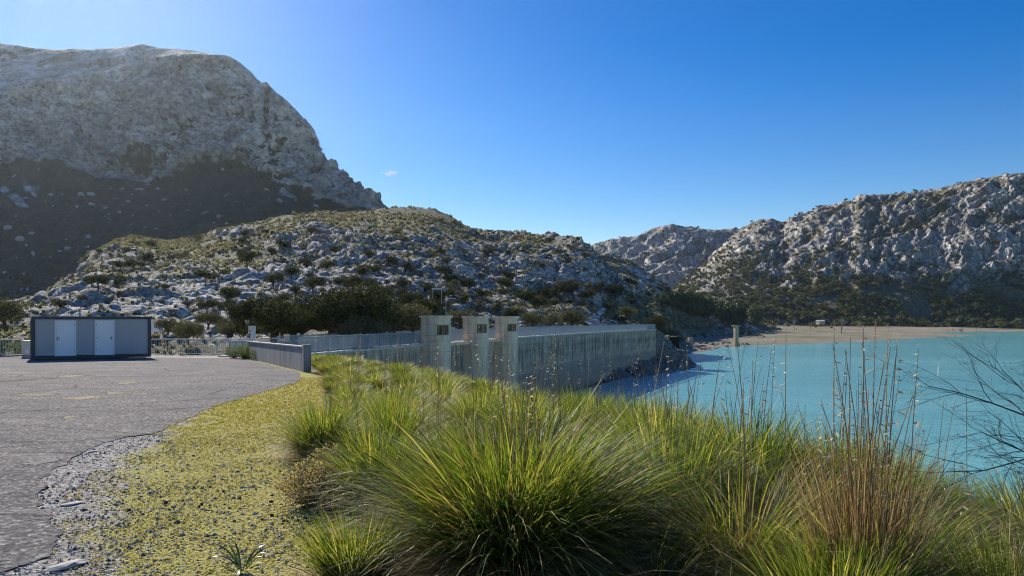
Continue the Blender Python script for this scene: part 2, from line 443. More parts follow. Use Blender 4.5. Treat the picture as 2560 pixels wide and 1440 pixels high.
disp = cliff * (damp * (big * 15 + (flute - .3) * 15 + (ledge - .3) * 5) + damp2 * ((step - .3) * 9 + (flute - .3) * 4 + crk * 2.2 + (cid - .5) * 4.5 + crk2 * .9 + (cid2 - .5) * 1.6 + fine * 2.2 - caves * 1.4)) + (1 - cliff) * (fbm(P, 40, 4, .5, 2.) * 4 + fine * 1.8)
lim = 1.5 + 30 * (1 - smooth01(mount.ts, .60, .78))[None]; disp = np.minimum(disp, lim)
cav = blur(blur(disp, 5, 0), 5, 1) - disp
mount.V = P + N2 * disp[..., None]
scree = smooth01(fbm(np.stack([px * .9 - py * 1.15, py * .18 + px * .1, px * 0], -1), 55, 4, .5, 3.), .12, .3) * (gauss(px, py, 690, 450, 150, 55) * 1.3 + gauss(px, py, 30, 490, 70, 60) * 1.2)
boul = smooth01(fbm(P, 4.5, 2, .5, 40.), .42, .5)
rk = np.clip(cliff * (.82 + .35 * fbm(P, 30, 4, .6, 11.) - .12 * (1 - crk2)) - (1 - cliff) * 0 , 0, 1)
rk = np.maximum(rk, (1 - cliff) * np.clip(scree, 0, 1) * .8); rk = np.maximum(rk, (1 - cliff) * boul * .8)
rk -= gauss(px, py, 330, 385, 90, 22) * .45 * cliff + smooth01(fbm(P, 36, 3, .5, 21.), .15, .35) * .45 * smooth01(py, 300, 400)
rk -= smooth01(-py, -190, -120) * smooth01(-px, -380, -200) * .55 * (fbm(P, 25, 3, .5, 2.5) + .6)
rk = rk - cliff * np.clip(cav * .16, -.1, .6)  # dark scrub in cliff hollows, also painting in the relief shading
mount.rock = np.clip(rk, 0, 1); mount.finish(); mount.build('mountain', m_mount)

# --- ridge across the lake and the peak behind it
def ribs(P, ang):
    c, s = math.cos(ang), math.sin(ang)
    Q = np.stack([(P[..., 0] * c - P[..., 2] * s * 1.6) * 1.0, P[..., 1] * .10, (P[..., 0] * s + P[..., 2] * c * 1.6) * .36], -1)
    return Q
xs = np.concatenate([np.arange(1660, 2600, 2.7), np.linspace(2605, 3900, 110)])
ys = kx(xs, [(1660, 740), (1720, 690), (1780, 640), (1820, 600), (1850, 573), (1900, 551), (1925, 548), (1960, 556), (2000, 536), (2060, 516), (2100, 508), (2130, 502), (2150, 485), (2200, 487), (2300, 479), (2400, 461), (2450, 446), (2500, 438), (2560, 432), (2700, 415), (3900, 400)])
db = kx(xs, [(1660, 640), (1900, 690), (2100, 715), (2350, 735), (2560, 725), (3900, 560)])
dr = kx(xs, [(1660, 1230), (1850, 1190), (2150, 1060), (2560, 900), (3900, 700)])
ym = ys + (806 - ys) * kx(xs, [(1660, .6), (1850, .62), (2150, .62), (2560, .58)]); dm = db + (dr - db) * .33
ridge = Layer(xs, [(0, db - 35, np.full_like(xs, -12.0)), (.06, db, np.full_like(xs, -3.0)), (.4, dm, zrow(xs, ym, dm)), (.9, dr, zrow(xs, ys, dr)), (1, dr + 130, zrow(xs, ys, dr) - 60)], 270, 4)
P = ridge.V; px, py = ridge.proj(); N = grid_normals(P)
Q = ribs(P, .75); Qw = Q + np.stack([fbm(P, 40, 3, .5, 1.), fbm(P, 40, 3, .5, 4.), fbm(P, 40, 3, .5, 7.)], -1) * 6
rib = ridged(Qw, 15, 6, .6, 2.); f1, f2, cid = worley(Qw, 9, 3.); crk = np.clip((f2 - f1) * 3, 0, 1)
big = fbm(P, 90, 4, .5, 5.); fine = fbm(P, 8, 4, .62, 6.)
hi = smooth01(ridge.ts, .16, .42)[None]
lowv = fbm(P, 55, 4, .55, 15.)
rk = np.clip(.1 + hi * .50 + lowv * .75 + (rib - .35) * .45 + gauss(px, py, 2450, 640, 130, 60) * .35 + gauss(px, py, 2120, 670, 60, 25) * .3, 0, 1)
amp = smooth01(rk, .2, .8)
disp = (big * 9 + hi * ((rib - .3) * 12 * (.4 + .6 * amp) + crk * 1.2 + (cid - .5) * 2.2) + fine * 2.4) * smooth01(ridge.ts, 0, .1)[None]
disp *= (1 - .6 * np.exp(-((ridge.ts - .9) / .04) ** 2))[None]
ridge.V = P + N * disp[..., None]; ridge.rock = np.clip(rk - (1 - crk) * .2, 0, 1); ridge.finish(); ridge.build('lake_ridge', m_ridge)

xs = np.arange(1400, 1980, 3.0)
ys = kx(xs, [(1400, 640), (1475, 614), (1530, 596), (1600, 586), (1640, 569), (1680, 559), (1730, 563), (1765, 572), (1800, 570), (1840, 562), (1856, 568), (1900, 585), (1980, 600)])
db = kx(xs, [(1400, 900), (1980, 900)]); dr = kx(xs, [(1400, 1420), (1680, 1340), (1980, 1300)])
peak = Layer(xs, [(0, db, np.full_like(xs, -1.0)), (.35, db + 150, zrow(xs, kx(xs, [(1400, 750), (1980, 745)]), db + 150)), (.9, dr, zrow(xs, ys, dr)), (1, dr + 130, zrow(xs, ys, dr) - 70)], 230, 5)
P = peak.V; px, py = peak.proj(); N = grid_normals(P)
Q = ribs(P, .9); rib = ridged(Q + np.stack([fbm(P, 50, 3, .5, 1.)] * 3, -1) * 9, 19, 4, .55, 2.); fine = fbm(P, 12, 4, .62, 6.); big = fbm(P, 130, 3, .5, 8.)
hi = smooth01(peak.ts, .2, .5)[None]; gul = gauss(px, py, 1835, 640, 28, 60) * 28
disp = (big * 10 + hi * (rib - .3) * 11 + fine * 3 - gul) * smooth01(peak.ts, 0, .1)[None] * (1 - .6 * np.exp(-((peak.ts - .9) / .04) ** 2))[None]
peak.V = P + N * disp[..., None]; peak.rock = np.clip(.15 + hi * .7 + fbm(P, 60, 4, .5, 3.) * .4, 0, 1); peak.finish(); peak.build('far_peak', m_ridge)

# --- lake and its dry shore
def shore_d(y): return 11.0 * F / (y - HY)
wl = [(1640, 893), (1690, 890), (1712, 884), (1748, 879), (1790, 871), (1850, 864), (1930, 862), (2000, 860), (2090, 856), (2170, 853.5), (2260, 848), (2340, 843), (2440, 839.5), (2380, 834.5), (2300, 831), (2420, 830), (2560, 828.5), (2700, 827), (3600, 826)]
wl = np.array([W(x, y, shore_d(y))[:2] for x, y in wl])
inner = np.concatenate([[(30, 190)], wl, [(1400, 1000), (30, 1000)]])
def sdist(XY):
    best = np.full(XY.shape[:-1], 1e9)
    for a, b in zip(wl[:-1], wl[1:]):
        ab = b - a; t = np.clip(((XY - a) @ ab) / (ab @ ab), 0, 1)
        best = np.minimum(best, np.linalg.norm(XY - (a + t[..., None] * ab), axis=-1))
    ins = np.zeros(XY.shape[:-1], bool)
    for a, b in zip(inner, np.roll(inner, -1, 0)):
        c = ((a[1] > XY[..., 1]) != (b[1] > XY[..., 1])) & (XY[..., 0] < (b[0] - a[0]) * (XY[..., 1] - a[1]) / (b[1] - a[1] + 1e-12) + a[0])
        ins ^= c
    return np.where(ins, best, -best)
gx = np.concatenate([np.arange(38, 330, 2.3), np.arange(330, 620, 5.0), np.arange(620, 1300, 12.0)]); gy = np.concatenate([np.arange(186, 480, 1.7), np.arange(480, 860, 4.0)])
XY = np.stack(np.meshgrid(gx, gy, indexing='ij'), -1)
s = sdist(XY); P3 = np.concatenate([XY, np.zeros(XY.shape[:-1] + (1,))], -1)
rocky = np.exp(-((XY[..., 0] - 55) / 38) ** 2 - ((XY[..., 1] - 235) / 45) ** 2) + .5 * np.exp(-((XY[..., 0] - 120) / 45) ** 2 - ((XY[..., 1] - 300) / 14) ** 2)
rocky = np.clip(rocky * 1.3, 0, 1)
lift = np.where(s > 0, 5.2 * (1 - np.exp(-s / 110)) + s * .012, s * .12)
f1, f2, cid = worley(P3, 3.2, 4.)
z = WATER + lift + rocky * (np.clip(s, 0, 30) * .10 + (cid - .3) * 1.3 * (s > -2)) + fbm(P3, 14, 4, .55, 3.) * .35 + np.sin(s * .9 + fbm(P3, 30, 2) * 6) * .05
m, nt, b = mat_new('dry_lake_shore')
v = coords(nt); n1 = noise(nt, coords(nt, (.4, 1.6, 1)), .12, 6, .6); n2 = noise(nt, v, .9, 6, .7)
c = ramp(nt, n1, [(.3, (.17, .145, .11)), (.5, (.30, .26, .20)), (.7, (.42, .365, .29))])
c = mixc(nt, 1.0, c, ramp(nt, n2, [(.3, g3(.55)), (.6, g3(1.05))]), 'MULTIPLY')
c = mixc(nt, ramp(nt, noise(nt, coords(nt, (.5, 1.5, 1)), .035, 5), [(.46, g3(0)), (.6, g3(.6))]), c, (.13, .14, .06, 1))
c = mixc(nt, attr(nt, 'rock').outputs['Fac'], c, ramp(nt, n2, [(.3, (.11, .095, .08)), (.7, (.36, .32, .27))]))
nt.links.new(c, b.inputs['Base Color']); b.inputs['Roughness'].default_value = .95; b.inputs['Specular IOR Level'].default_value = .05; bump(nt, b, n2, .5, .25)
m_shore = m
tag(link('lake_shore', mesh_np('lake_shore', np.concatenate([XY, z[..., None]], -1), grid_faces(len(gx), len(gy)), m, True, {'rock': rocky.ravel() * .9})), kind='structure')
shore_s = s; shore_V = np.concatenate([XY, z[..., None]], -1)
def shore_z(X, Y):
    i = np.argmin(np.abs(gx - X)); j = np.argmin(np.abs(gy - Y)); return float(z[i, j])

m, nt, b = mat_new('turquoise_lake_water')
n_big = noise(nt, coords(nt, (.35, 1.3, 1)), .022, 4, .55)
nt.links.new(ramp(nt, n_big, [(.4, (.155, .43, .45)), (.65, (.205, .51, .52))]), b.inputs['Base Color'])
b.inputs['Roughness'].default_value = .13; b.inputs['IOR'].default_value = 1.33; b.inputs['Specular IOR Level'].default_value = .5
w1 = noise(nt, coords(nt, (1, 1.9, 1), 'Object', (0, 0, .25)), 1.1, 5, .6); w2 = noise(nt, coords(nt, (.7, 1.5, 1)), .16, 4, .6)
bump(nt, b, mth(nt, 'ADD', w1, mth(nt, 'MULTIPLY', w2, 1.4)), .4, .3)
lv = [(-60, -60, WATER), (1500, -60, WATER), (1500, 820, WATER), (-60, 820, WATER)]
lp = MB().add([(-16, 40, WATER), (40, -260, WATER), (1500, -260, WATER), (1500, 820, WATER), (30, 820, WATER), (33, 166, WATER), (0, 90, WATER)], [(0, 1, 2, 3, 4, 5, 6)])
tag(lp.build('lake_water', m), kind='structure')

# --- rocky foot of the dam
toe = np.array([(5.5, 108), (9, 116), (15, 129), (24.7, 142), (34.7, 153), (42, 166), (45, 182), (48, 205), (50, 222), (56, 240)], float)
cr = np.array([(3.8, 108, -10), (6.6, 116, -9.6), (13.5, 129, -9.0), (20, 142, -8.4), (26.5, 154, -7.6), (32, 165, -6.8), (33.2, 170, -1.4), (35, 188, -.6), (37, 206, -1.6), (38, 240, -3.5)], float)
na, nb = 200, 70
ta = np.linspace(0, len(toe) - 1, na)
T = np.stack([np.interp(ta, np.arange(len(toe)), toe[:, k]) for k in (0, 1)] + [np.full(na, WATER - .6)], -1)
R = np.stack([np.interp(ta, np.arange(len(cr)), cr[:, k]) for k in (0, 1, 2)], -1)
w = np.linspace(-.08, 1, nb)[None, :, None]
B = R[:, None] * (1 - w) + T[:, None] * w
f1, f2, cid = worley(B, 2.4, 1.); g1, g2, c2 = worley(B, .95, 5.)
B = B + np.array([.25, -.2, 1.0]) * ((cid - .45) * 1.1 + np.clip((f2 - f1) * 2, 0, 1) * .4 + (c2 - .5) * .5)[..., None] * smooth01(np.minimum(w[..., 0], 1.08 - w[..., 0]), -.1, .12)[..., None]
m, nt, b = mat_new('rubble_rock'); v = coords(nt); n2 = noise(nt, v, 1.3, 7, .7)
nt.links.new(ramp(nt, n2, [(.3, (.085, .072, .062)), (.55, (.20, .175, .15)), (.75, (.34, .30, .26))]), b.inputs['Base Color']); b.inputs['Roughness'].default_value = .95; bump(nt, b, noise(nt, v, 4, 6, .7), .7, .2)
m_rubble = m
tag(link('rocky_bank', mesh_np('rocky_bank', B, grid_faces(na, nb), m_rubble, False)), kind='structure')

# --- ground: car-park edge, moss, grassy bank, lake bed
def crest_x(Y): return np.where(Y < 0, 5.4, np.interp(Y, [0, 24, 36, 47, 60, 160], [5.4, -1.7, -6.4, -13.8, -11.5, 20]))
GRASS = [(-30, -.6), (0, -.9), (4.7, -1.15), (7, -1.75), (10, -2.7), (14, -3.7), (20, -5.3), (29.5, -8.1), (36, -11.2), (44, -15.2), (60, -20)]
def grass_x(Y): return np.interp(Y, [g[0] for g in GRASS], [g[1] for g in GRASS])
def plane_z(Y): return -.016 * np.clip(Y, 0, 50)
def ground_z(X, Y):
    X = np.asarray(X, float); Y = np.asarray(Y, float)
    s = X - crest_x(Y); q = np.sqrt(s * s + 1.2) + s
    z = plane_z(Y) - .60 * np.logaddexp(0, 2.2 * np.clip(s, -30, 30)) / 2.2 - .6 * np.clip(s - 30, 0, 100)
    z = z - np.clip(Y - 49, 0, 60) * .09 * (s < 0)
    z = z - np.clip(Y - 40, 0, 40) * .42 * smooth01(X - dam_x(Y), -1.2, 1.5) * smooth01(Y, 40, 52)
    return np.maximum(z, -15.5)
sx = np.sinh(np.linspace(-4.2, 4.2, 320)) * 2.35; sy = np.concatenate([[-70, -40, -25, -15, -8, -4, -1, 1], 2.2 * np.exp(np.linspace(0, np.log(34), 300)), [82, 92, 105, 125, 150]])
XY = np.stack(np.meshgrid(sx, sy, indexing='ij'), -1); X, Y = XY[..., 0], XY[..., 1]
zz = ground_z(X, Y); P3 = np.concatenate([XY, zz[..., None]], -1)
gr = X - grass_x(Y)
zz = zz + fbm(P3, .9, 3, .5, 2.) * .012 + fbm(P3, 2.5, 3, .5, 6.) * .05 * smooth01(gr, -.2, 1.2)
under_dam = (Y > 47) & (np.abs(X - dam_x(Y) + 1.7) < 2.4); zz = np.where(under_dam, np.minimum(zz, -2.5), zz)
zz = np.where((Y > 60) & (X > dam_x(Y) - 6), -14.5, zz)
moss = smooth01(gr, -3.4, -.9) * (1 - smooth01(gr, .2, .9)) * smooth01(Y, 2.5, 5) * .9 + fbm(P3, 1.3, 4, .6, 9.) * .55 - .12 + .35 * smooth01(Y, 6, 9) * smooth01(gr, -3.2, -1.5) * (1 - smooth01(gr, .2, .9)) - .30 * np.exp(-((X + 2.3) / .9) ** 2 - ((Y - 4.3) / .9) ** 2)
straw = smooth01(gr, .0, .8); dust = smooth01(Y, 43.0, 44.5) * (1 - smooth01(Y, 49, 52)) * (1 - straw)
m, nt, b = mat_new('gravel_moss_and_litter')
v = coords(nt); vo = nd(nt, 'ShaderNodeTexVoronoi', {'feature': 'F1'}, Vector=v, Scale=34.0, Randomness=1.0)
sp = nt.nodes.new('ShaderNodeSeparateColor'); nt.links.new(vo.outputs['Color'], sp.inputs[0])
gcol = ramp(nt, sp.outputs[0], [(0, (.14, .13, .12)), (.5, (.31, .29, .265)), (.85, (.44, .41, .37)), (1, (.6, .57, .52))])
vor2 = nd(nt, 'ShaderNodeTexVoronoi', {'feature': 'F1'}, Vector=v, Scale=75.0)
gcol = mixc(nt, .35, gcol, vor2.outputs['Color'], 'SOFT_LIGHT')
mcol = ramp(nt, noise(nt, v, 26, 6, .7), [(.3, (.23, .21, .06)), (.55, (.38, .345, .10)), (.75, (.47, .42, .16))])
scol = ramp(nt, noise(nt, coords(nt, (1, 1, 1)), 17, 7, .75), [(.3, (.06, .045, .025)), (.6, (.24, .18, .10)), (.8, (.40, .32, .19))])
dcol = ramp(nt, noise(nt, v, 2.2, 5), [(.3, (.36, .33, .29)), (.7, (.50, .47, .42))])
am = attr(nt, 'mix'); sv = nt.nodes.new('ShaderNodeSeparateXYZ'); nt.links.new(am.outputs['Vector'], sv.inputs[0])
mf = ramp(nt, mth(nt, 'ADD', sv.outputs[0], mth(nt, 'MULTIPLY', mth(nt, 'SUBTRACT', noise(nt, v, 9, 8, .75), .5), 1.3)), [(.42, g3(0)), (.60, g3(1))])
c = mixc(nt, mf, gcol, mcol); c = mixc(nt, sv.outputs[1], c, scol); c = mixc(nt, sv.outputs[2], c, dcol)
nt.links.new(c, b.inputs['Base Color']); b.inputs['Roughness'].default_value = .95; b.inputs['Specular IOR Level'].default_value = .08
bump(nt, b, mth(nt, 'ADD', vo.outputs['Distance'], noise(nt, v, 60, 4)), .8, .02)
m_ground = m
tag(link('ground', mesh_np('ground', np.concatenate([XY, zz[..., None]], -1), grid_faces(len(sx), len(sy)), m, True, {'mix': np.stack([np.clip(moss, 0, 1), straw, dust], -1).reshape(-1, 3)})), kind='structure')
bp = MB().add([(-2000, -900, -15.8), (2000, -900, -15.8), (2000, 1600, -15.8), (-2000, 1600, -15.8)], [(0, 1, 2, 3)])
tag(bp.build('valley_floor', flat_mat('valley_soil', (.13, .12, .07), .95, 0, .3, .05)), kind='structure')

# --- asphalt
edge_px = [(752, 944), (740, 958), (640, 986), (520, 1022), (440, 1060), (380, 1085), (300, 1096), (250, 1111), (190, 1141), (112, 1196), (96, 1262), (150, 1335), (122, 1390), (0, 1432), (-260, 1500)]
pts = [G(x, y) for x, y in edge_px]
edge = []
for a, c2 in zip(pts[:-1], pts[1:]):
    L = math.hypot(c2[0] - a[0], c2[1] - a[1]); n = max(2, int(L / .035)) if L < 6 else int(L / .12)
    for k in range(n):
        t = k / n; edge.append((a[0] + (c2[0] - a[0]) * t, a[1] + (c2[1] - a[1]) * t))
edge = np.array(edge); e3 = np.concatenate([edge, np.zeros((len(edge), 1))], 1)
edge = blur(edge, 5, 0) + np.stack([fbm(e3, .5, 5, .6, 3.), fbm(e3, .5, 5, .6, 8.)], -1) * .16
edge = [tuple(q) for q in edge]
poly = edge + [(-4.2, 3.2), (-9, 0.5), (-70, 0.5), (-70, 44.0), (-27, 46.0), (-15.9, 44.0), (-8.45, 29.4)]
m, nt, b = mat_new('weathered_asphalt')
v = coords(nt); vo = nd(nt, 'ShaderNodeTexVoronoi', Vector=v, Scale=30.0); sp = nt.nodes.new('ShaderNodeSeparateColor'); nt.links.new(vo.outputs['Color'], sp.inputs[0])
ac = ramp(nt, sp.outputs[0], [(0, (.065, .062, .063)), (.45, (.145, .138, .138)), (.8, (.22, .21, .206)), (1, (.42, .405, .39))])
ac = mixc(nt, 1.0, ac, ramp(nt, noise(nt, v, .5, 5, .6), [(.3, g3(.8)), (.7, (1.15, 1.1, 1.08))]), 'MULTIPLY')
ac = mixc(nt, 1.0, ac, ramp(nt, noise(nt, coords(nt, (.5, 2.5, 1)), .9, 6, .65), [(.32, g3(.55)), (.42, g3(1.0))]), 'MULTIPLY')
dst = ramp(nt, noise(nt, coords(nt, (.35, 1.2, 1)), .7, 5, .6), [(.56, g3(0)), (.72, g3(.45))])
ac = mixc(nt, dst, ac, (.34, .31, .28, 1))
cr_ = nd(nt, 'ShaderNodeTexVoronoi', {'feature': 'DISTANCE_TO_EDGE'}, Vector=mixc(nt, .08, coords(nt, (.4, .75, 1)), nd(nt, 'ShaderNodeTexNoise', Vector=v, Scale=2.0).outputs['Color']), Scale=.55).outputs['Distance']
ac = mixc(nt, 1.0, ac, ramp(nt, cr_, [(0, g3(.3)), (.016, g3(1))]), 'MULTIPLY')
nt.links.new(ac, b.inputs['Base Color']); b.inputs['Roughness'].default_value = .9; b.inputs['Specular IOR Level'].default_value = .06
bump(nt, b, mth(nt, 'ADD', vo.outputs['Distance'], noise(nt, v, 120, 3)), .9, .012)
pz = lambda p: float(plane_z(p[1]))
asp = MB().prism(poly, lambda p: pz(p) - .05, lambda p: pz(p) + .010)
tag(asp.build('asphalt_road', m), kind='structure')

# worn yellow paint left on the asphalt, concrete patch, dusty strip
m_paint, nt, b = mat_new('worn_yellow_paint')
nt.links.new(mixc(nt, ramp(nt, noise(nt, coords(nt, (1, 2, 1)), 7, 8, .75), [(.44, g3(0)), (.56, g3(1))]), (.13, .12, .115, 1), (.40, .34, .16, 1)), b.inputs['Base Color']); b.inputs['Roughness'].default_value = .9; b.inputs['Specular IOR Level'].default_value = .05
m_pale = flat_mat('pale_concrete_dust', (.20, .19, .18), .9, 0, .35, 5)
def blot(cx, cy, wx, wy, seed, lift=.014, n=40):
    r = random.Random(seed); c0 = G(cx, cy); a = G(cx - wx, cy); q = G(cx, cy + wy); hx = abs(c0[0] - a[0]); hy = abs(c0[1] - q[1])
    return MB().prism([(c0[0] + math.cos(t) * hx * k, c0[1] + math.sin(t) * hy * k) for t, k in ((2 * math.pi * i / n, r.uniform(.45, 1.1)) for i in range(n))], lambda p: pz(p) + .005, lambda p: pz(p) + lift)
for i, (cx, cy, wx, wy) in enumerate(((210, 996, 46, 6), (285, 984, 26, 3), (310, 987, 14, 2), (352, 986, 22, 2.5), (175, 1044, 22, 3), (178, 941, 40, 3), (318, 958, 24, 4), (90, 988, 60, 3))):
    tag(blot(cx, cy, wx, wy, 10 + i).build('road_paint_patch', m_paint), kind='structure')
tag(blot(108, 1157, 34, 12, 33, .016).build('pale_asphalt_patch', m_pale), kind='structure')
tag(blot(160, 905, 210, 3, 34, .015).build('dusty_road_strip', m_pale), kind='structure')
# ------------------------------------------------------------------ dam
def concrete_mat(name, lo, hi, streak=0.0, boards=0.0, warm=None):
    m, nt, b = mat_new(name)
    uv = nt.nodes.new('ShaderNodeUVMap') if streak else None
    v = coords(nt)
    n = noise(nt, v, .9, 7, .65)
    c = ramp(nt, n, [(.3, lo), (.7, hi)])
    if streak:
        mp = nt.nodes.new('ShaderNodeMapping'); mp.inputs['Scale'].default_value = (1.0, .10, 1); nt.links.new(uv.outputs[0], mp.inputs[0])
        sx_ = nt.nodes.new('ShaderNodeSeparateXYZ'); nt.links.new(uv.outputs[0], sx_.inputs[0])
        st = noise(nt, mp.outputs[0], 1.5, 8, .72)
        depth = mth(nt, 'MULTIPLY', sx_.outputs[1], .125)                       # metres below the crest
        edge = ramp(nt, mth(nt, 'SUBTRACT', st, mth(nt, 'MULTIPLY', mth(nt, 'ABSOLUTE', mth(nt, 'SUBTRACT', depth, .22)), .28)), [(.44, g3(1)), (.53, g3(1 - streak))])
        c = mixc(nt, 1.0, c, edge, 'MULTIPLY')
        mp2 = nt.nodes.new('ShaderNodeMapping'); mp2.inputs['Scale'].default_value = (.10, 1.6, 1); nt.links.new(uv.outputs[0], mp2.inputs[0])
        c = mixc(nt, 1.0, c, ramp(nt, noise(nt, mp2.outputs[0], .8, 5, .6), [(.3, g3(.72)), (.65, g3(1.12))]), 'MULTIPLY')
        silt = ramp(nt, mth(nt, 'ADD', depth, mth(nt, 'MULTIPLY', mth(nt, 'SUBTRACT', noise(nt, mp2.outputs[0], .5, 4), .5), .12)), [(.52, g3(0)), (.6, g3(.5))])
        c = mixc(nt, silt, c, (.21, .195, .17, 1))
    if boards:
        bn = noise(nt, coords(nt, (6, 6, .25)), 2.0, 4, .6)
        c = mixc(nt, 1.0, c, ramp(nt, bn, [(.35, g3(1 - boards)), (.6, g3(1.06))]), 'MULTIPLY')
        c = mixc(nt, 1.0, c, ramp(nt, noise(nt, coords(nt, (1.6, 1.6, .12)), 1.2, 6, .7), [(.36, g3(.6)), (.52, g3(1))]), 'MULTIPLY')
        bump(nt, b, bn, .5, .03)
    else:
        bump(nt, b, noise(nt, v, 7, 6), .35, .03)
    nt.links.new(c, b.inputs['Base Color']); b.inputs['Roughness'].default_value = .9
    return m
m_dam = concrete_mat('stained_dam_concrete', (.40, .29, .205), (.60, .47, .35), .58)
m_tower = concrete_mat('board_marked_concrete', (.78, .535, .36), (.92, .66, .46), 0, .14)
m_cop = flat_mat('pale_coping_concrete', (.55, .53, .49), .85, 0, .15, 3)
m_grey = concrete_mat('grey_wall_concrete', (.21, .215, .22), (.30, .305, .31), 0, .14)
m_steel = flat_mat('galvanised_steel', (.40, .43, .45), .42, .55, .12, 4)
m_steel2 = flat_mat('painted_rail_steel', (.34, .39, .42), .5, .25, .12, 4)
m_black = flat_mat('black_handle_plastic', (.02, .02, .022), .35)

Y0, Y1 = 45.0, 165.0
ysn = np.linspace(Y0, Y1, 90)
up = np.array([dam_pt(y) for y in ysn]); dn = np.array([dam_pt(y, -3.8) for y in ysn]); dnb = np.array([dam_pt(y, -9.0) for y in ysn])
arc = np.concatenate([[0], np.cumsum(np.linalg.norm(np.diff(up[:, :2], axis=0), axis=1))])
dam = empty('dam', (0, 0, 0)); tag(dam, 'curved concrete dam with streaked dark stains on its lake side', 'dam')
TOPZ = CREST - .16
def strip(name, A, B, mat, parent, uvv=None):
    n = len(A); V = np.concatenate([A, B]); i = np.arange(n - 1)
    me = mesh_np(name, V, np.stack([i, i + 1, i + 1 + n, i + n], -1), mat, False)
    if uvv is not None:
        u = me.uv_layers.new(name='UVMap'); ix = np.zeros(len(me.loops), np.int32); me.loops.foreach_get('vertex_index', ix)
        u.data.foreach_set('uv', uvv[ix].astype(np.float32).ravel())
    return link(name, me, parent)
def wz(A, z): A = A.copy(); A[:, 2] = z; return A
# body with recessed lift joints, one ring per lift
zs = [TOPZ, -2.3, -2.36, -4.3, -4.36, -6.3, -6.36, -8.3, -8.36, -15.4]
offs = [0, 0, -.03, -.03, 0, 0, -.03, -.03, 0, 0]
zs = [TOPZ]; offs = [0.0]
for zj in (-2.4, -4.2, -6.0, -7.8):
    zs += [zj + .05, zj + .02, zj - .02, zj - .05]; offs += [0, -.04, -.04, 0]
zs += [-15.4]; offs += [0.0]
rings = []; uvs = []
for zv, of in zip(zs, offs):
    r = np.array([dam_pt(y, of, zv) for y in ysn]); rings.append(r); uvs.append(np.stack([arc, np.full_like(arc, TOPZ - zv)], -1))
V = np.stack(rings, 1); me = mesh_np('upstream_wall', V, grid_faces(len(ysn), len(zs)), m_dam, False)
u = me.uv_layers.new(name='UVMap'); ix = np.zeros(len(me.loops), np.int32); me.loops.foreach_get('vertex_index', ix)
u.data.foreach_set('uv', np.stack(uvs, 1).reshape(-1, 2)[ix].astype(np.float32).ravel())
link('upstream_wall', me, dam)
strip('crest_deck', wz(up, TOPZ), wz(dn, TOPZ), m_grey, dam)
strip('downstream_wall', wz(dn, TOPZ), wz(dnb, -15.4), m_grey, dam)
for k in (0, -1): MB().add([wz(up, TOPZ)[k], wz(dn, TOPZ)[k], wz(dnb, -15.4)[k], wz(up, -15.4)[k]], [(0, 1, 2, 3)]).build('end_wall', m_grey, dam)
# coping slabs
tot = arc[-1]; nslab = int(tot / 3.0)
for side, o0, o1 in (('up', .16, -.36), ('dn', -3.42, -3.92)):
    for k in range(nslab):
        ya = Y0 + (Y1 - Y0) * k / nslab; yb = Y0 + (Y1 - Y0) * (k + .985) / nslab
        MB().prism([dam_pt(ya, o0)[:2], dam_pt(yb, o0)[:2], dam_pt(yb, o1)[:2], dam_pt(ya, o1)[:2]], TOPZ + .004, CREST).build('coping_slab', m_cop, dam)

# ------------------------------------------------------------------ railings
def resample(pl, step):
    pl = np.array(pl, float); L = np.concatenate([[0], np.cumsum(np.linalg.norm(np.diff(pl, axis=0), axis=1))])
    n = max(1, int(round(L[-1] / step))); t = np.linspace(0, L[-1], n + 1)
    return np.stack([np.interp(t, L, pl[:, 0]), np.interp(t, L, pl[:, 1])], -1)
def railing(name, pl, zf, label, mat, bars='joined', step=2.0, bstep=.125, h=1.08, group=None):
    root = empty(name, (pl[0][0], pl[0][1], zf(pl[0]))); tag(root, label, 'railing', group)
    org = np.array(root.location)
    L = lambda p: (p[0] - org[0], p[1] - org[1], p[2] - org[2])
    ps = resample(pl, step)
    for i, p in enumerate(ps):
        d = ps[min(i + 1, len(ps) - 1)] - ps[max(i - 1, 0)]; z0 = zf(p)
        MB().box(L((p[0], p[1], z0 + h / 2)), (.06, .12, h), d).build('post', mat, root)
    for zz_, s_, nm in ((h, .085, 'handrail'), (.12, .04, 'bottom_rail')):
        b = MB()
        for a, c in zip(ps[:-1], ps[1:]):
            mid = (a + c) / 2; d = c - a; za, zc = zf(a), zf(c); ln = math.hypot(*d)
            ex = d / ln; ey = np.array([-ex[1], ex[0]])
            vs = []
            for q, zq in ((a, za), (c, zc)):
                for sy_, sz in ((-1, -1), (1, -1), (1, 1), (-1, 1)):
                    r = q + ey * sy_ * s_ * .5; vs.append(L((r[0], r[1], zq + zz_ + sz * s_ * .32)))
            b.add(vs, [(0, 1, 5, 4), (1, 2, 6, 5), (2, 3, 7, 6), (3, 0, 4, 7), (3, 2, 1, 0), (4, 5, 6, 7)])
        b.build(nm, mat, root)
    bs = resample(pl, bstep)
    if bars == 'joined':
        b = MB()
        for i in range(1, len(bs) - 1): b.box(L((bs[i][0], bs[i][1], zf(bs[i]) + (h + .12) / 2)), (.014, .045, h - .14), bs[i + 1] - bs[i])
        tag(b.build('balusters', mat, root), kind='stuff')
    else:
        me = MB().box((0, 0, 0), (.02, .04, h - .14)).mesh('baluster', mat)
        for i in range(1, len(bs) - 1):
            d = bs[i + 1] - bs[i]; link('baluster', me, root, L((bs[i][0], bs[i][1], zf(bs[i]) + (h + .12) / 2)), math.atan2(d[1], d[0]))
    return root
crz = lambda p: CREST
railing('dam_railing', [dam_pt(y, -.1)[:2] for y in np.linspace(48, Y1 - .3, 40)], crz, 'steel baluster railing along the lake side of the dam crest', m_steel2)
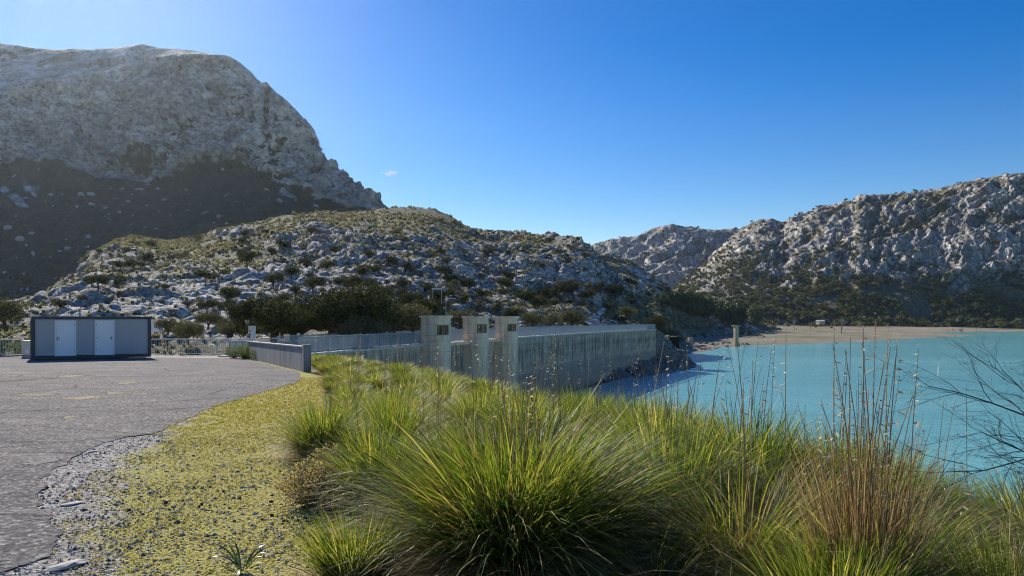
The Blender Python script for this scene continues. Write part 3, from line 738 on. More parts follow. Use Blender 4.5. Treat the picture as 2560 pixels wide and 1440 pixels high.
railing('dam_railing', [dam_pt(y, -3.65)[:2] for y in np.linspace(51, Y1 - .3, 40)], crz, 'steel baluster railing along the far valley side of the dam crest', m_steel2)
lz = lambda p: float(plane_z(p[1])) + .01
railing('car_park_railing', [(-23.2, 47.0), (-18.2, 50.2), dam_pt(51, -3.65)[:2]], lz, 'grey bar railing between the container and the dam', m_steel2, 'single', 2.3, .14)
railing('car_park_railing', [(-52, 45.8), (-31.0, 47.0)], lz, 'pale railing at the left edge behind white-flowered weeds', m_steel, 'single', 2.3, .16)
railing('gate_railing', [(-15.75, 44.3), (-17.4, 45.6)], lz, 'short railing wing joined to the end of the grey parapet wall', m_steel2, 'single', .8, .12, 1.02)

# ------------------------------------------------------------------ intake towers
def tower(Ye, label, poles=()):
    """Ye: where the near side wall leaves the dam face"""
    P0 = dam_pt(Ye)[:2]; tn = dam_tan(Ye); no = np.array([tn[1], -tn[0]]); r = 1.5; s = .7
    root = empty('intake_tower', (P0[0], P0[1], -10.0)); tag(root, label, 'tower', 'round intake towers on the dam')
    Lc = lambda a, b_, z: (no[0] * a + tn[0] * b_, no[1] * a + tn[1] * b_, z + 10.0)     # a: toward lake, b: along dam
    # outline from near wall round to the far wall
    def outline(rr):
        o = [(-.05, r - rr), (s * .5, r - rr)]
        for k in range(25):
            th = math.radians(-90 + 180 * k / 24); o.append((s + rr * math.cos(th), r + rr * math.sin(th)))
        return o + [(s * .5, r + rr), (-.05, r + rr)]
    O = outline(r); I = outline(r - .18)
    top = EYE + .10
    joints = [top, top - .62, top - 1.62, top - 2.15, top - 3.1, top - 4.3, top - 5.5, top - 7.2, -13.0]
    zl = []
    for k, zj in enumerate(joints):
        if 0 < k < len(joints) - 1: zl += [(zj + .035, 0), (zj + .02, -.05), (zj - .02, -.05), (zj - .035, 0)]
        else: zl.append((zj, 0))
    win0, win1 = top - 1.56, top - .68
    zl += [(win1, 0), (win0, 0)]; zl.sort(key=lambda q: -q[0])
    # angular range of the window: outline indices on the round
    wa = [i for i in range(len(O)) if 2 <= i < 27 and -62 <= -90 + 180 * (i - 2) / 24 <= -2]
    i0, i1 = wa[0], wa[-1]
    def op(i, of, z): 
        f = (r + of) / r; a, b_ = outline(r + of)[i]; return Lc(a, b_, z)
    b = MB(); vs = [op(i, of, z) for (z, of) in zl for i in range(len(O))]; fs = []; n = len(O)
    for k in range(len(zl) - 1):
        for i in range(n - 1):
            zm = (zl[k][0] + zl[k + 1][0]) / 2
            if i0 <= i < i1 and win0 < zm < win1: continue
            fs.append((k * n + i, k * n + i + 1, (k + 1) * n + i + 1, (k + 1) * n + i))
    b.add(vs, fs)
    # reveal of the window
    ring = [(i, win1) for i in range(i0, i1 + 1)] + [(i, win0) for i in range(i1, i0 - 1, -1)]
    rv = [op(i, 0, z) for i, z in ring] + [op(i, -.16, z) for i, z in ring]; m_ = len(ring)
    b.add(rv, [(k, (k + 1) % m_, m_ + (k + 1) % m_, m_ + k) for k in range(m_)])
    b.build('shaft', m_tower, root)
    capo = [Lc(a, b_, 0)[:2] for a, b_ in [(-.12, -.18)] + outline(r + .18)[1:-1] + [(-.12, 2 * r + .18)]]
    MB().prism(capo, top + 9.99, top + 10.20).build('roof_slab', m_tower, root)
    wn_ = link('window', None, root)
    fr = MB()
    for i in (i0, (i0 + i1) // 2 - 1, (i0 + i1) // 2 + 2, i1):
        p = op(i, -.10, (win0 + win1) / 2); fr.box(p, (.05, .05, win1 - win0 - .006))
    for zb_ in (win0 + .025, (win0 + win1) / 2, win1 - .028):
        for i in range(i0, i1):
            p, q = np.array(op(i, -.10, zb_)), np.array(op(i + 1, -.10, zb_)); d = q - p
            fr.box((p + q) / 2, (np.linalg.norm(d) * .98, .04, .04), d[:2])
    fr.build('frame', m_frame, wn_)
    for a0, a1 in ((i0, (i0 + i1) // 2 - 1), ((i0 + i1) // 2 - 1, (i0 + i1) // 2 + 2), ((i0 + i1) // 2 + 2, i1)):
        g_ = MB()
        for i in range(a0, a1):
            g_.add([op(i, -.13, win0 + .004), op(i + 1, -.13, win0 + .004), op(i + 1, -.13, win1 - .004), op(i, -.13, win1 - .004)], [(0, 1, 2, 3)])
        g_.build('pane', m_glass, wn_)
    # dark room behind the glass
    rm = MB(); O3 = outline(r - .6)
    for i in range(i0 - 1, i1 + 1): rm.add([Lc(*O3[i], win0 - .3), Lc(*O3[i + 1], win0 - .3), Lc(*O3[i + 1], win1 + .3), Lc(*O3[i], win1 + .3)], [(0, 1, 2, 3)])
    rm.build('inner_room', m_dark, root)
    return root
m_frame = flat_mat('dark_window_frame', (.045, .05, .045), .5, .3)
m_dark = flat_mat('dim_interior', (.06, .05, .04), .9)
m, nt, b = mat_new('window_glass'); b.inputs['Base Color'].default_value = (.05, .06, .06, 1); b.inputs['Roughness'].default_value = .05; b.inputs['Alpha'].default_value = .75
m_glass = m
tower(67.3, 'nearest and widest round concrete tower on the dam, poles behind its roof')
tower(77.3, 'middle round concrete tower of the three on the dam')
tower(86.6, 'farthest and narrowest of the three round concrete towers, beside the long stained wall')
# bridge slabs joining the towers
for ya, yb, lab in ((70.0, 77.2, 'thin concrete walkway slab between the first and second towers'), (80.0, 86.5, 'thin concrete walkway slab between the second and third towers')):
    MB_ = MB().prism([dam_pt(ya, .17)[:2], dam_pt(yb, .17)[:2], dam_pt(yb, .75)[:2], dam_pt(ya, .75)[:2]], CREST - .34, CREST - .02)
    o = MB_.build('walkway_slab', m_tower); tag(o, lab, 'walkway slab')

# ------------------------------------------------------------------ parapet wall and sign
A, B_ = np.array((-15.7, 44.2)), np.array((-8.25, 29.6)); d = (B_ - A) / np.linalg.norm(B_ - A); nn = np.array((-d[1], d[0]))
root = empty('parapet_wall', (A[0], A[1], float(plane_z(A[1])))); tag(root, 'low grey concrete parapet wall with a bright top beside the grass', 'wall')
def pw(z0f, z1f, h, g0=0.0, g1=1.0, t=.13):
    a = A + (B_ - A) * g0; c = A + (B_ - A) * g1; p = [a - nn * t, c - nn * t, c + nn * t, a + nn * t]
    p = [q - A for q in p]; base = float(plane_z(A[1]))
    zf_ = lambda q: float(plane_z(q[1] + A[1])) - base
    return MB().prism([tuple(q) for q in p], lambda q: zf_(q) + z0f, lambda q: zf_(q) + z1f)
npan = 7
for k in range(npan): pw(-.1, .98, 0, k / npan + .0006, (k + 1) / npan - .0006, .12).build('wall_panel', m_grey, root)
pw(.985, 1.03, 0, 0, 1.002, .15).build('coping', m_cop, root)
pe = B_ - A + d * .17
MB().box((pe[0], pe[1], .55 + .016 * 14.6), (.24, .3, 1.1), d).build('end_post', m_grey, root, bevel=.01)

root = empty('warning_sign', (-15.7, 44.75, float(plane_z(44.7)))); tag(root, 'two white notice panels on one post by the parapet wall', 'sign')
m_white = flat_mat('white_sign_sheet', (.75, .75, .74), .5, 0, .05); m_red = flat_mat('red_sign_print', (.6, .05, .04), .5); m_txt = flat_mat('grey_sign_print', (.22, .22, .24), .6)
MB().tube([(0, 0, 0), (0, 0, 1.95)], .035, 8).build('post', m_steel2, root)
ax = (.94, .33); nv = (.33, -.94)
def panel(name, cx, cz, w, h, tilt, mat, off=.045, th=.01, par=None):
    mb = MB().box((0, 0, 0), (w, th, h), None)
    o = mb.build(name, mat, par or root); o.location = (nv[0] * off + ax[0] * cx, nv[1] * off + ax[1] * cx, cz); o.rotation_euler = (0, tilt, math.atan2(ax[1], ax[0])); return o
p1 = panel('upper_panel', -.03, 1.70, .42, .44, .04, m_white); p2 = panel('lower_panel', .03, 1.31, .30, .30, .03, m_white)
def mark(par, x, z, w, h, mat): 
    o = MB().box((x, -.0075, z), (w, .003, h)).build('print', mat, par); return o
mark(p1, -.11, .15, .13, .03, m_txt)
for s_ in (((-.11, .07), (.15, .02)), ((-.11, -.14), (.15, .02)), ((-.175, -.035), (.02, .23)), ((-.045, -.035), (.02, .23))): mark(p1, s_[0][0], s_[0][1], s_[1][0], s_[1][1], m_red)
o = MB().add([(-.16, -.0085, -.12), (-.06, -.0085, -.12), (-.08, -.0085, -.02), (-.13, -.0085, .0), (-.15, -.0085, -.05)], [(0, 1, 2, 3, 4)]).build('pictogram', m_red, p1)
for k in range(6): mark(p1, .085, .15 - k * .055, .19 - .03 * (k % 3), .018, m_txt)
for k in range(4): mark(p2, 0, .09 - k * .055, .22 - .04 * (k % 2), .014, m_txt)

# ------------------------------------------------------------------ site container with two doors
PL = np.array((-.650 * 41.0, 41.0)); PR = np.array((-.488 * 44.4, 44.4)); ex = (PR - PL) / np.linalg.norm(PR - PL); ln = float(np.linalg.norm(PR - PL))
root = empty('site_container', (PL[0], PL[1], float(plane_z(41)) + .0), math.atan2(ex[1], ex[0])); tag(root, 'flat-roofed grey site container with two white doors on the car park', 'container')
m_wall = flat_mat('light_grey_container_panel', (.40, .405, .415), .5, .0, .05, 1.5); m_navy = flat_mat('anthracite_frame_paint', (.05, .053, .062), .5, .1, .1)
m_door = flat_mat('white_door_sheet', (.84, .84, .85), .4, 0, .03); H = 2.43; D = 2.35
fz = .16
for k in range(6):
    w_ = (ln - .36) / 6; MB().box((.18 + w_ * (k + .5), .06, fz + .06 + (H - .3) / 2), (w_ - .004, .06, H - .32)).build('front_panel', m_wall, root)
MB().box((ln / 2, .03, fz / 2 + .03), (ln, .14, fz)).build('base_frame', m_navy, root, bevel=.01)
MB().box((ln / 2, .03, H - .07), (ln + .02, .16, .16)).build('top_frame', m_navy, root, bevel=.01)
for x in (.085, ln - .085):
    MB().box((x, .03, (H - .15 + .19) / 2), (.17, .13, H - .15 - .19 - .002)).build('corner_post', m_navy, root, bevel=.008)
    MB().box((x, D - .06, (H - .15) / 2), (.16, .13, H - .16)).build('corner_post', m_navy, root)
MB().box((ln / 2, D / 2 + .02, H + .012), (ln + .04, D + .1, .012)).build('roof_sheet', m_steel, root)
for x in (.09, ln - .09): MB().box((x, D / 2, H / 2), (.05, D - .28, H - .18)).build('side_panel', m_wall, root)
MB().box((ln / 2, D - .05, H / 2), (ln - .35, .05, H - .18)).build('back_panel', m_wall, root)
MB().box((ln / 2, D / 2, .1), (ln - .2, D - .2, .08)).build('floor_plate', m_navy, root)
s_ = ln / 300.0
for x0, x1, left in ((133 - 78, 185 - 78, True), (231 - 78, 281 - 78, False)):
    a, c = x0 * s_, x1 * s_; w_ = c - a; hd = 2.02; z0 = fz + .04
    dr_ = link('door', None, root, ((a + c) / 2, .0, z0))
    MB().box((0, .008, hd / 2), (w_ - .17, .04, hd - .12)).build('leaf', m_door, dr_, bevel=.006)
    f = MB()
    f.box((-(w_ / 2 - .04), -.012, hd / 2), (.08, .075, hd)); f.box((w_ / 2 - .04, -.012, hd / 2), (.08, .075, hd)); f.box((0, -.012, hd - .03), (w_ - .162, .074, .06)); f.box((0, -.012, .03), (w_ - .162, .074, .06))
    f.build('door_frame', m_door, dr_, bevel=.006)
    sg = -1 if left else 1; hx = sg * (w_ / 2 - .14)
    hb = MB(); hb.box((hx, -.02, .98), (.04, .02, .17)); hb.box((hx, -.045, 1.03), (.022, .05, .022)); hb.box((hx - sg * .05, -.068, 1.03), (.13, .02, .024)); hb.build('handle', m_black, dr_, bevel=.004)
    for hz_ in (.3, 1.0, 1.75): MB().box((-sg * (w_ / 2 - .09), -.055, hz_), (.03, .02, .11)).build('hinge', m_steel, dr_)

# meter box, white cabinet, post instruments, ruined pillars
cz = float(plane_z(45.2))
root = empty('meter_box', (-29.05, 44.4, cz)); tag(root, 'small pale cabinet on a plinth against the container corner', 'cabinet')
m_cream = flat_mat('cream_cabinet', (.56, .53, .47), .6, 0, .08)
MB().box((0, 0, .09), (.5, .4, .18)).build('plinth', m_grey, root); MB().box((0, 0, .60), (.55, .36, .82)).build('body', m_cream, root, bevel=.01)
MB().box((0, 0, 1.04), (.62, .44, .05)).build('lid', m_cream, root, bevel=.008); MB().box((.06, -.186, .42), (.18, .012, .16)).build('label_plate', m_white, root)
p = W(386, 818, 62)
root = empty('utility_hut', (p[0], p[1], p[2] - .4)); tag(root, 'small white hut with a dark louvre window behind the container roof', 'hut')
MB().box((-.5, .4, .45), (1.7, .8, .9)).build('wall', m_white, root, bevel=.01); MB().box((-.5, .4, .93), (1.9, 1.0, .06)).build('roof', m_cop, root)
w_ = link('window', None, root, (.1, -.01, .52)); MB().box((0, 0, 0), (.22, .03, .4)).build('frame', m_frame, w_); MB().box((0, -.02, 0), (.13, .015, .32)).build('louvre', m_cream, w_)
p = W(1089, 812, 92); root = empty('instrument_pole', (p[0], p[1], p[2] - 1.5)); tag(root, 'thin pole with a white box behind the nearest tower roof', 'pole')
MB().tube([(0, 0, 0), (0, 0, 4.4)], .03, 6).build('pole', m_steel, root); MB().box((.12, 0, 3.7), (.32, .2, .45)).build('white_box', m_white, root, bevel=.01)
p = W(1115, 812, 94); root = empty('bracket_pole', (p[0], p[1], p[2] - 1.5)); tag(root, 'tall pole with flat arms reaching right above the nearest tower', 'pole')
MB().tube([(0, 0, 0), (0, 0, 4.9)], .035, 6).build('pole', m_steel, root); MB().box((.6, 0, 4.87), (1.3, .1, .07)).build('top_arm', m_white, root); MB().box((1.05, 0, 3.75), (.6, .18, .05)).build('lower_arm', m_white, root)
p = W(1093, 722, 118); root = empty('roof_light_bar', (p[0], p[1], p[2] - 2.4)); tag(root, 'thin pale board on two posts among the oaks above the poles', 'board')
MB().box((0, 0, 2.4), (1.7, .12, .16)).build('board', m_white, root)
for x in (-.7, .7): MB().box((x, 0, 1.15), (.07, .07, 2.3)).build('post', m_steel, root)

m_ruin = concrete_mat('weathered_pillar_stone', (.38, .29, .19), (.56, .44, .31), 0, .15)
def pillar(x, d, w, h, label, base, cap):
    X = (x - 1280) / F * d; zb = shore_z(X, d) - .2
    root = empty('stone_pillar', (X, d, zb), .3); tag(root, label, 'pillar')
    n = max(2, int(h / 1.0))
    for k in range(n): 
        q = 1 + .05 * random.uniform(-1, 1); MB().box((random.uniform(-.03, .03), 0, base + (h - base) * (k + .5) / n), (w * q, w * q, (h - base) / n - .03)).build('course', m_ruin, root, bevel=.05)
    MB().box((0, 0, base / 2), (w * 1.5, w * 1.5, base)).build('footing', m_ruin, root, bevel=.06)
    if cap: MB().box((0, 0, h + .15), (w * 1.7, w * 1.7, .28)).build('cap', m_ruin, root, bevel=.05)
pillar(1840, 296, 1.55, 8.0, 'tall lone stone pillar with a wide cap at the water edge', 1.3, True)
pillar(1726, 262, 1.35, 3.7, 'shorter stone pillar among rubble right of the dam end', .5, False)
X = (1755 - 1280) / F * 268; root = tag(empty('stone_block', (X, 268, shore_z(X, 268) - .1), .2), 'low rectangular concrete block lying on the dry shore between two pillars', 'block')
MB().box((0, 0, .55), (2.4, 1.2, 1.1)).build('block', m_ruin, root, bevel=.06); MB().box((0, 0, 1.13), (2.55, 1.3, .1)).build('top_slab', m_ruin, root, bevel=.03)
p = W(2051, 806, 560); root = tag(empty('far_shed', (p[0], p[1], p[2] - 1.6), .3), 'tiny shed with a white roof beside bare trees across the lake', 'shed')
MB().box((0, 0, 1.3), (5, 4, 2.6)).build('wall', m_ruin, root); MB().add([(-2.8, -2.4, 2.6), (2.8, -2.4, 2.6), (2.8, 0, 3.4), (-2.8, 0, 3.4), (2.8, 2.4, 2.6), (-2.8, 2.4, 2.6), (-2.8, -2.4, 2.45), (2.8, -2.4, 2.45), (2.8, 2.4, 2.45), (-2.8, 2.4, 2.45)], [(0, 1, 2, 3), (3, 2, 4, 5), (6, 7, 1, 0), (5, 4, 8, 9), (0, 3, 5, 9, 6), (1, 7, 8, 4, 2), (9, 8, 7, 6)]).build('roof', m_white, root)
# ------------------------------------------------------------------ plants
def blades(n, r, root_r, L, tilt, droop, width, segs=5, wind=(0.0, 0.0), tilt_pow=1.0, zmin=.01, k_root=.6):
    """curved tapering grass blades; returns vertices, quads, tint, s"""
    az = r.uniform(0, 2 * np.pi, n); q = np.sqrt(r.random(n))
    root = np.stack([np.cos(az) * q, np.sin(az) * q], -1) * root_r
    az2 = az + r.normal(0, .8, n)
    th = tilt[0] + (tilt[1] - tilt[0]) * (k_root * q + (1 - k_root) * r.random(n)) ** tilt_pow
    ln = r.uniform(*L, n); dp = droop * r.uniform(.4, 1.5, n); w = width * r.uniform(.6, 1.25, n)
    pos = np.zeros((n, segs + 1, 3)); pos[:, 0, :2] = root
    hd = np.stack([np.cos(az2), np.sin(az2)], -1)
    for k in range(segs):
        s = (k + .5) / segs; a = th + dp * s ** 1.6
        st = np.concatenate([hd * np.sin(a)[:, None] + np.array(wind) * s, np.cos(a)[:, None]], -1)
        pos[:, k + 1] = pos[:, k] + st * (ln / segs)[:, None]
    pos[..., 2] = np.maximum(pos[..., 2], zmin + .02 * r.random((n, 1)))
    tw = az2 + np.pi / 2 + r.normal(0, .7, n); wd = np.stack([np.cos(tw), np.sin(tw), r.normal(0, .15, n)], -1)
    sp = np.linspace(0, 1, segs + 1); prof = np.sqrt(np.clip(1 - sp ** 2.2, .004, 1)) * (.6 + .4 * np.minimum(1, sp * 4))
    off = wd[:, None] * (w[:, None] * prof[None])[..., None] * .5
    V = np.stack([pos - off, pos + off], 2).reshape(-1, 3)
    b = np.arange(n)[:, None] * (segs + 1) * 2 + np.arange(segs)[None] * 2
    Fq = np.stack([b, b + 1, b + 3, b + 2], -1).reshape(-1, 4)
    t = np.repeat(r.random(n), (segs + 1) * 2)
    return V, Fq, t

def merge(parts):
    Vs, Fs, Ts, o = [], [], [], 0
    for V, Fq, t in parts: Vs.append(V); Fs.append(Fq + o); Ts.append(t); o += len(V)
    return np.concatenate(Vs), np.concatenate(Fs), np.concatenate(Ts)

m_green = leaf_mat('green_grass_blade', [(.026, .060, .012), (.055, .115, .018), (.11, .175, .026), (.19, .225, .045), (.31, .29, .10), (.62, .57, .38)], .52, .5, (1.5, 1.4, .5, 1), .3)
m_straw = leaf_mat('dry_straw_blade', [(.10, .065, .03), (.22, .15, .07), (.38, .29, .15), (.55, .47, .30)], .4, .55, (1.3, 1.15, .8, 1), .25)
m_culm = leaf_mat('dry_flower_culm', [(.26, .16, .075), (.40, .28, .155), (.54, .43, .27)], .25, .5, (1.3, 1.1, .7, 1), .4)
m_husk = leaf_mat('pale_seed_head', [(.36, .29, .19), (.62, .55, .43)], .45, .6, (1.2, 1.15, 1, 1), .3)

def tussock_variant(k, kind):
    r = np.random.default_rng(100 + k)
    if kind == 'big':
        g = merge([blades(3300, r, .34, (.7, 1.35), (.03, 1.0), .9, .0095, 6, (.08, .0)), blades(1500, r, .30, (.5, 1.05), (.0, .6), .4, .009, 5, (.04, .0))])
        s = merge([blades(2800, r, .36, (.7, 1.25), (.7, 1.35), .95, .006, 6, (.03, -.05)), blades(1100, r, .3, (.6, 1.15), (.05, .9), .7, .006, 5, (.1, 0))])
    elif kind == 'mid':
        g = merge([blades(1700, r, .24, (.5, 1.08), (.03, 1.0), 1.0, .0095, 5, (.12, .02)), blades(500, r, .2, (.55, 1.0), (0, .4), .3, .009, 5, (.06, 0))])
        s = merge([blades(1100, r, .26, (.5, 1.0), (.6, 1.3), .95, .006, 5, (.08, 0))])
    elif kind == 'small':
        g = merge([blades(1700, r, .13, (.28, .58), (.02, .75), .35, .0065, 4, (0, 0))])
        s = merge([blades(350, r, .14, (.3, .6), (.7, 1.4), .6, .005, 4)])
    elif kind == 'straw':
        g = merge([blades(900, r, .26, (.5, 1.0), (.1, 1.1), .8, .007, 5, (.14, -.05))])
        s = merge([blades(2600, r, .3, (.5, 1.1), (.35, 1.35), 1.0, .0062, 5, (.16, -.08))])
    elif kind == 'golden':
        g = merge([blades(700, r, .24, (.5, 1.05), (.0, .9), .8, .007, 5, (.14, 0))])
        s = merge([blades(560, r, .17, (.5, 1.25), (.0, .30), .3, .0055, 5, (.05, .0)), blades(900, r, .22, (.4, 1.1), (.1, 1.1), 1.1, .005, 6, (.16, -.03))])
    else:  # far
        g = merge([blades(750, r, .26, (.5, 1.0), (.03, 1.0), .7, .019, 3, (.06, .02))]); s = merge([blades(330, r, .28, (.5, 1.0), (.4, 1.3), .8, .017, 3)])
    return mesh_np('leaves', g[0], g[1], m_green, False, {'tint': g[2]}), mesh_np('dry_leaves', s[0], s[1], m_straw, False, {'tint': s[2]})
TV = {kd: [tussock_variant(20 * i + j, kd) for j in range(nv)] for i, (kd, nv) in enumerate((('big', 2), ('mid', 4), ('small', 2), ('straw', 3), ('far', 3), ('golden', 1)))}

def culm_mesh(k, h, head):
    r = random.Random(300 + k); lean = r.uniform(-.22, .25); lean2 = r.uniform(-.2, .12)
    pts = [(lean * h * t * t + .0 * t, lean2 * h * t * t, h * t) for t in (0, .25, .5, .75, 1)]
    mb = MB().tube(pts, [.0042, .0038, .0034, .0028, .0016], 4)
    n0 = len(mb.f)
    if head:
        tip = Vector(pts[-1]); 
        for i in range(9):
            t = i / 8; base = tip + Vector((0, 0, -.26 + .28 * t)); a = r.uniform(0, 6.28); l = (.065 * (1 - t) + .025) * r.uniform(.6, 1.2)
            dv = Vector((math.cos(a) * .6 + .3, math.sin(a) * .6, -.15 + r.uniform(-.2, .3))) * l
            sd_ = Vector((-math.sin(a), math.cos(a), .3)) * .008
            mb.add([base, base + dv * .5 + sd_, base + dv, base + dv * .5 - sd_], [(0, 1, 2, 3)])
    me = mb.mesh('flower_stalk', m_culm); me.materials.append(m_husk)
    if head:
        for i, p in enumerate(me.polygons):
            if i >= n0: p.material_index = 1
    at = me.attributes.new('tint', 'FLOAT', 'POINT'); at.data.foreach_set('value', np.full(len(me.vertices), r.random(), np.float32))
    return me
CULM = [culm_mesh(k, 1.0, k % 4 != 0) for k in range(14)]

def tussock(X, Y, kind, s, label, rz=None, stalks=0, sh=(1.2, 1.9), spread=.22, sz=1.0, group=None, rr=random.Random(99)):
    z = float(ground_z(X, Y)) - .02
    o = empty('grass_tussock', (X, Y, z), rr.uniform(0, 6.28) if rz is None else rz); tag(o, label, 'grass tussock', group)
    g, d = rr.choice(TV[kind])
    link('leaves', g, o, (0, 0, 0), 0, (s, s, s * sz)); link('dry_leaves', d, o, (0, 0, 0), rr.uniform(0, 6), (s, s, s * sz))
    for _ in range(stalks):
        h = rr.uniform(*sh); a = rr.uniform(0, 6.28); q = rr.uniform(0, spread)
        link('flower_stalk', rr.choice(CULM), o, (math.cos(a) * q, math.sin(a) * q, 0), rr.uniform(0, 6.28), (1, 1, h))
    return o
def bank_zone(X, Y):
    if X < float(grass_x(Y)) + 1.6: return 'along the edge of the moss'
    if Y > 9: return 'on the bank far behind the largest tussock'
    if X < 1.0: return 'just behind the largest tussock'
    if X < 1.75 and Y < 7: return 'between the largest tussock and the tawny stalks'
    if Y < 6: return 'below the bare thorn twigs'
    return 'on the brink above the lake'
def far_zone(Y): return 'below the end of the parapet wall' if Y > 30 else 'in front of the three towers' if Y < 20 else 'between the parapet wall and the three towers'
# the tussocks one can single out
tussock(.02, 5.25, 'big', 1.12, 'largest dark-centred tussock in the middle of the grassy bank', .0, 14, (1.15, 1.6), .35)
tussock(-1.02, 4.78, 'small', 1.02, 'small upright yellow-green tussock in front of the largest one', 1.0, 0)
tussock(-2.45, 9.6, 'mid', .80, 'compact dark tussock at the edge of the moss', 2.0, 5, (1.0, 1.3), .2, 1.15)
tussock(-1.3, 7.3, 'mid', .92, 'round green tussock behind the dry weed at the moss edge', .7, 2, (1.1, 1.4))
tussock(2.0, 4.2, 'golden', 1.0, 'tawny stand of dry upright stalks near the bare twigs', .4, 46, (.85, 1.75), .24)
tussock(1.36, 6.2, 'mid', 1.1, 'green tussock between the largest one and the tawny stalks', 1.4, 12, (1.1, 1.75), .3)
tussock(.86, 4.5, 'straw', .72, 'pale straw tussock bent over beside the largest one', 2.2, 0)
tussock(1.62, 3.75, 'mid', .74, 'low green tussock at the very bottom below the tawny stalks', 3.0, 0)
tussock(2.62, 3.9, 'mid', .72, 'ragged green tussock at the bottom right corner', .2, 3, (.7, 1.0))
rr = random.Random(12)
placed = [(.02, 5.25, .8), (-1.02, 4.78, .4), (-2.45, 9.6, .4), (-1.3, 7.3, .5), (2.02, 4.25, .35), (1.36, 6.2, .5), (.86, 4.5, .25), (1.62, 3.75, .3), (2.62, 3.9, .3)]
cnt = 0
for _ in range(6000):
    Y = 3.3 * math.exp(rr.random() * math.log(50 / 3.3)); lo = float(grass_x(Y)) + (.95 if Y < 10 else .5); hi_ = float(crest_x(Y)) + 1.6 + (1.2 if Y < 9 else 0)
    if hi_ <= lo: continue
    X = rr.uniform(lo, hi_)
    if Y < 5.6 and X < .95: continue
    if abs((X / Y) * F) > 1400 or Y < 3.4 + .25 * abs(X): continue
    gap = (.52 + .02 * Y)
    if any((X - a) ** 2 + (Y - b_) ** 2 < (gap + c_ * .6) ** 2 for a, b_, c_ in placed): continue
    if Y > 28 and X < dam_x(Y) - 1.0 and Y > 46: continue
    placed.append((X, Y, .12)); cnt += 1
    if Y < 13:
        kd = 'straw' if rr.random() < .42 else 'mid'
        ns_ = rr.choice((0, 1, 2, 4, 6)); zn_ = ('straw-coloured' if kd == 'straw' else 'green') + ' tussock ' + ('with seed stalks ' if ns_ > 1 else '') + bank_zone(X, Y)
        tussock(X, Y, kd, rr.uniform(.62, .98) * (1.32 if X > .8 and Y < 7 else 1.15 if X > .8 else 1), zn_, None, ns_, (1.0, 1.75), .3, 1.0, 'near bank: ' + zn_)
    else:
        tussock(X, Y, 'far', rr.uniform(.5, .85), 'feathery low tussock ' + far_zone(Y), None, rr.choice((0, 1, 2, 3)), (1.1, 1.7), .3, 1.0, 'far bank tussocks ' + far_zone(Y))
    if cnt > 230: break
print('tussocks', cnt)

# asphodel-like strap plant, dry weed, weeds by the wall
m_strap = leaf_mat('dark_strap_leaf', [(.03, .055, .03), (.06, .10, .05)], .3, .35)
r = np.random.default_rng(8)
X, Y = G(605, 1432); o = empty('strap_leaf_plant', (X, Y, float(ground_z(X, Y)))); tag(o, 'dark green strap-leaved plant at the bottom edge on the gravel', 'plant')
for k in range(17):
    V, Fq, t = blades(1, r, .03, (.20, .36), (.1, 1.0), 1.5, .016, 8, (0, 0), 1, .015, 0); link('leaf', mesh_np('leaf', V, Fq, m_strap, True, {'tint': t}), o)
def weed(name, X, Y, s, label, n, col, rz=0, lift=0.0, group=None):
    o = empty(name, (X, Y, float(ground_z(X, Y)) + lift), rz, s); tag(o, label, 'weed', group)
    rw = random.Random(int(X * 100) + n); mb = MB(); Vl, Fl, Tl = [], [], []
    for k in range(n):
        p = Vector((0, 0, 0)); dv = Vector((rw.uniform(-.8, .8), rw.uniform(-.8, .8), rw.uniform(.3, 1))).normalized(); pts = [p.copy()]
        for j in range(6):
            dv = (dv + Vector((rw.uniform(-.5, .5), rw.uniform(-.5, .5), rw.uniform(-.2, .35)))).normalized(); p = p + dv * .085; pts.append(p.copy())
            for q in range(4):
                c = p + Vector((rw.uniform(-.03, .03), rw.uniform(-.03, .03), rw.uniform(-.02, .03))); a = Vector((rw.uniform(-1, 1), rw.uniform(-1, 1), rw.uniform(-1, 1))).normalized() * .016; b_ = a.cross(Vector((rw.uniform(-1, 1), rw.uniform(-1, 1), 1))).normalized() * .011
                i = len(Vl); Vl += [c - a, c + b_, c + a, c - b_]; Fl.append((i, i + 1, i + 2, i + 3)); Tl += [rw.random()] * 4
        mb.tube(pts, [.003] * 6 + [.001], 3)
    mb.build('stems', m_twig, o); link('leaves', mesh_np('leaves', np.array([tuple(v) for v in Vl]), np.array(Fl), col, False, {'tint': np.array(Tl)}), o)
m_twig = flat_mat('brown_twig_bark', (.11, .075, .055), .8, 0, .3, 20)
m_dryleaf = leaf_mat('dry_weed_leaf', [(.22, .15, .08), (.38, .29, .17), (.42, .39, .2)], .4, .8, None, .1)
m_weed = leaf_mat('weed_leaf', [(.05, .085, .03), (.12, .17, .06), (.24, .25, .11)], .45, .8, None, .1)
X, Y = G(775, 1265); weed('dry_weed', X, Y, .85, 'dry brown weed tangle between the moss and the large tussock', 120, m_dryleaf)
X, Y = G(835, 1195); weed('dry_weed', X, Y, .75, 'dry bushy weed tucked behind the small yellow-green tussock', 80, m_dryleaf)
weed('green_weed', -15.5, 42.9, 1.9, 'grey-green weed growing at the corner where the wall meets the railing', 70, m_weed)
weed('green_weed', -14.2, 41.2, 1.5, 'yellowish tuft of weed at the foot of the parapet wall', 50, m_weed)
weed('green_weed', -16.6, 44.2, 1.6, 'low weed under the short railing wing by the sign', 60, m_weed)
rw = random.Random(4)
for k in range(16):
    weed('flowering_weed', rw.uniform(-37, -29.8), rw.uniform(47.6, 53), rw.uniform(2.2, 3.6), 'tall pale-leaved weed behind the railing left of the container', 45, m_weed, 0, 0, 'weeds behind the railing left of the container')

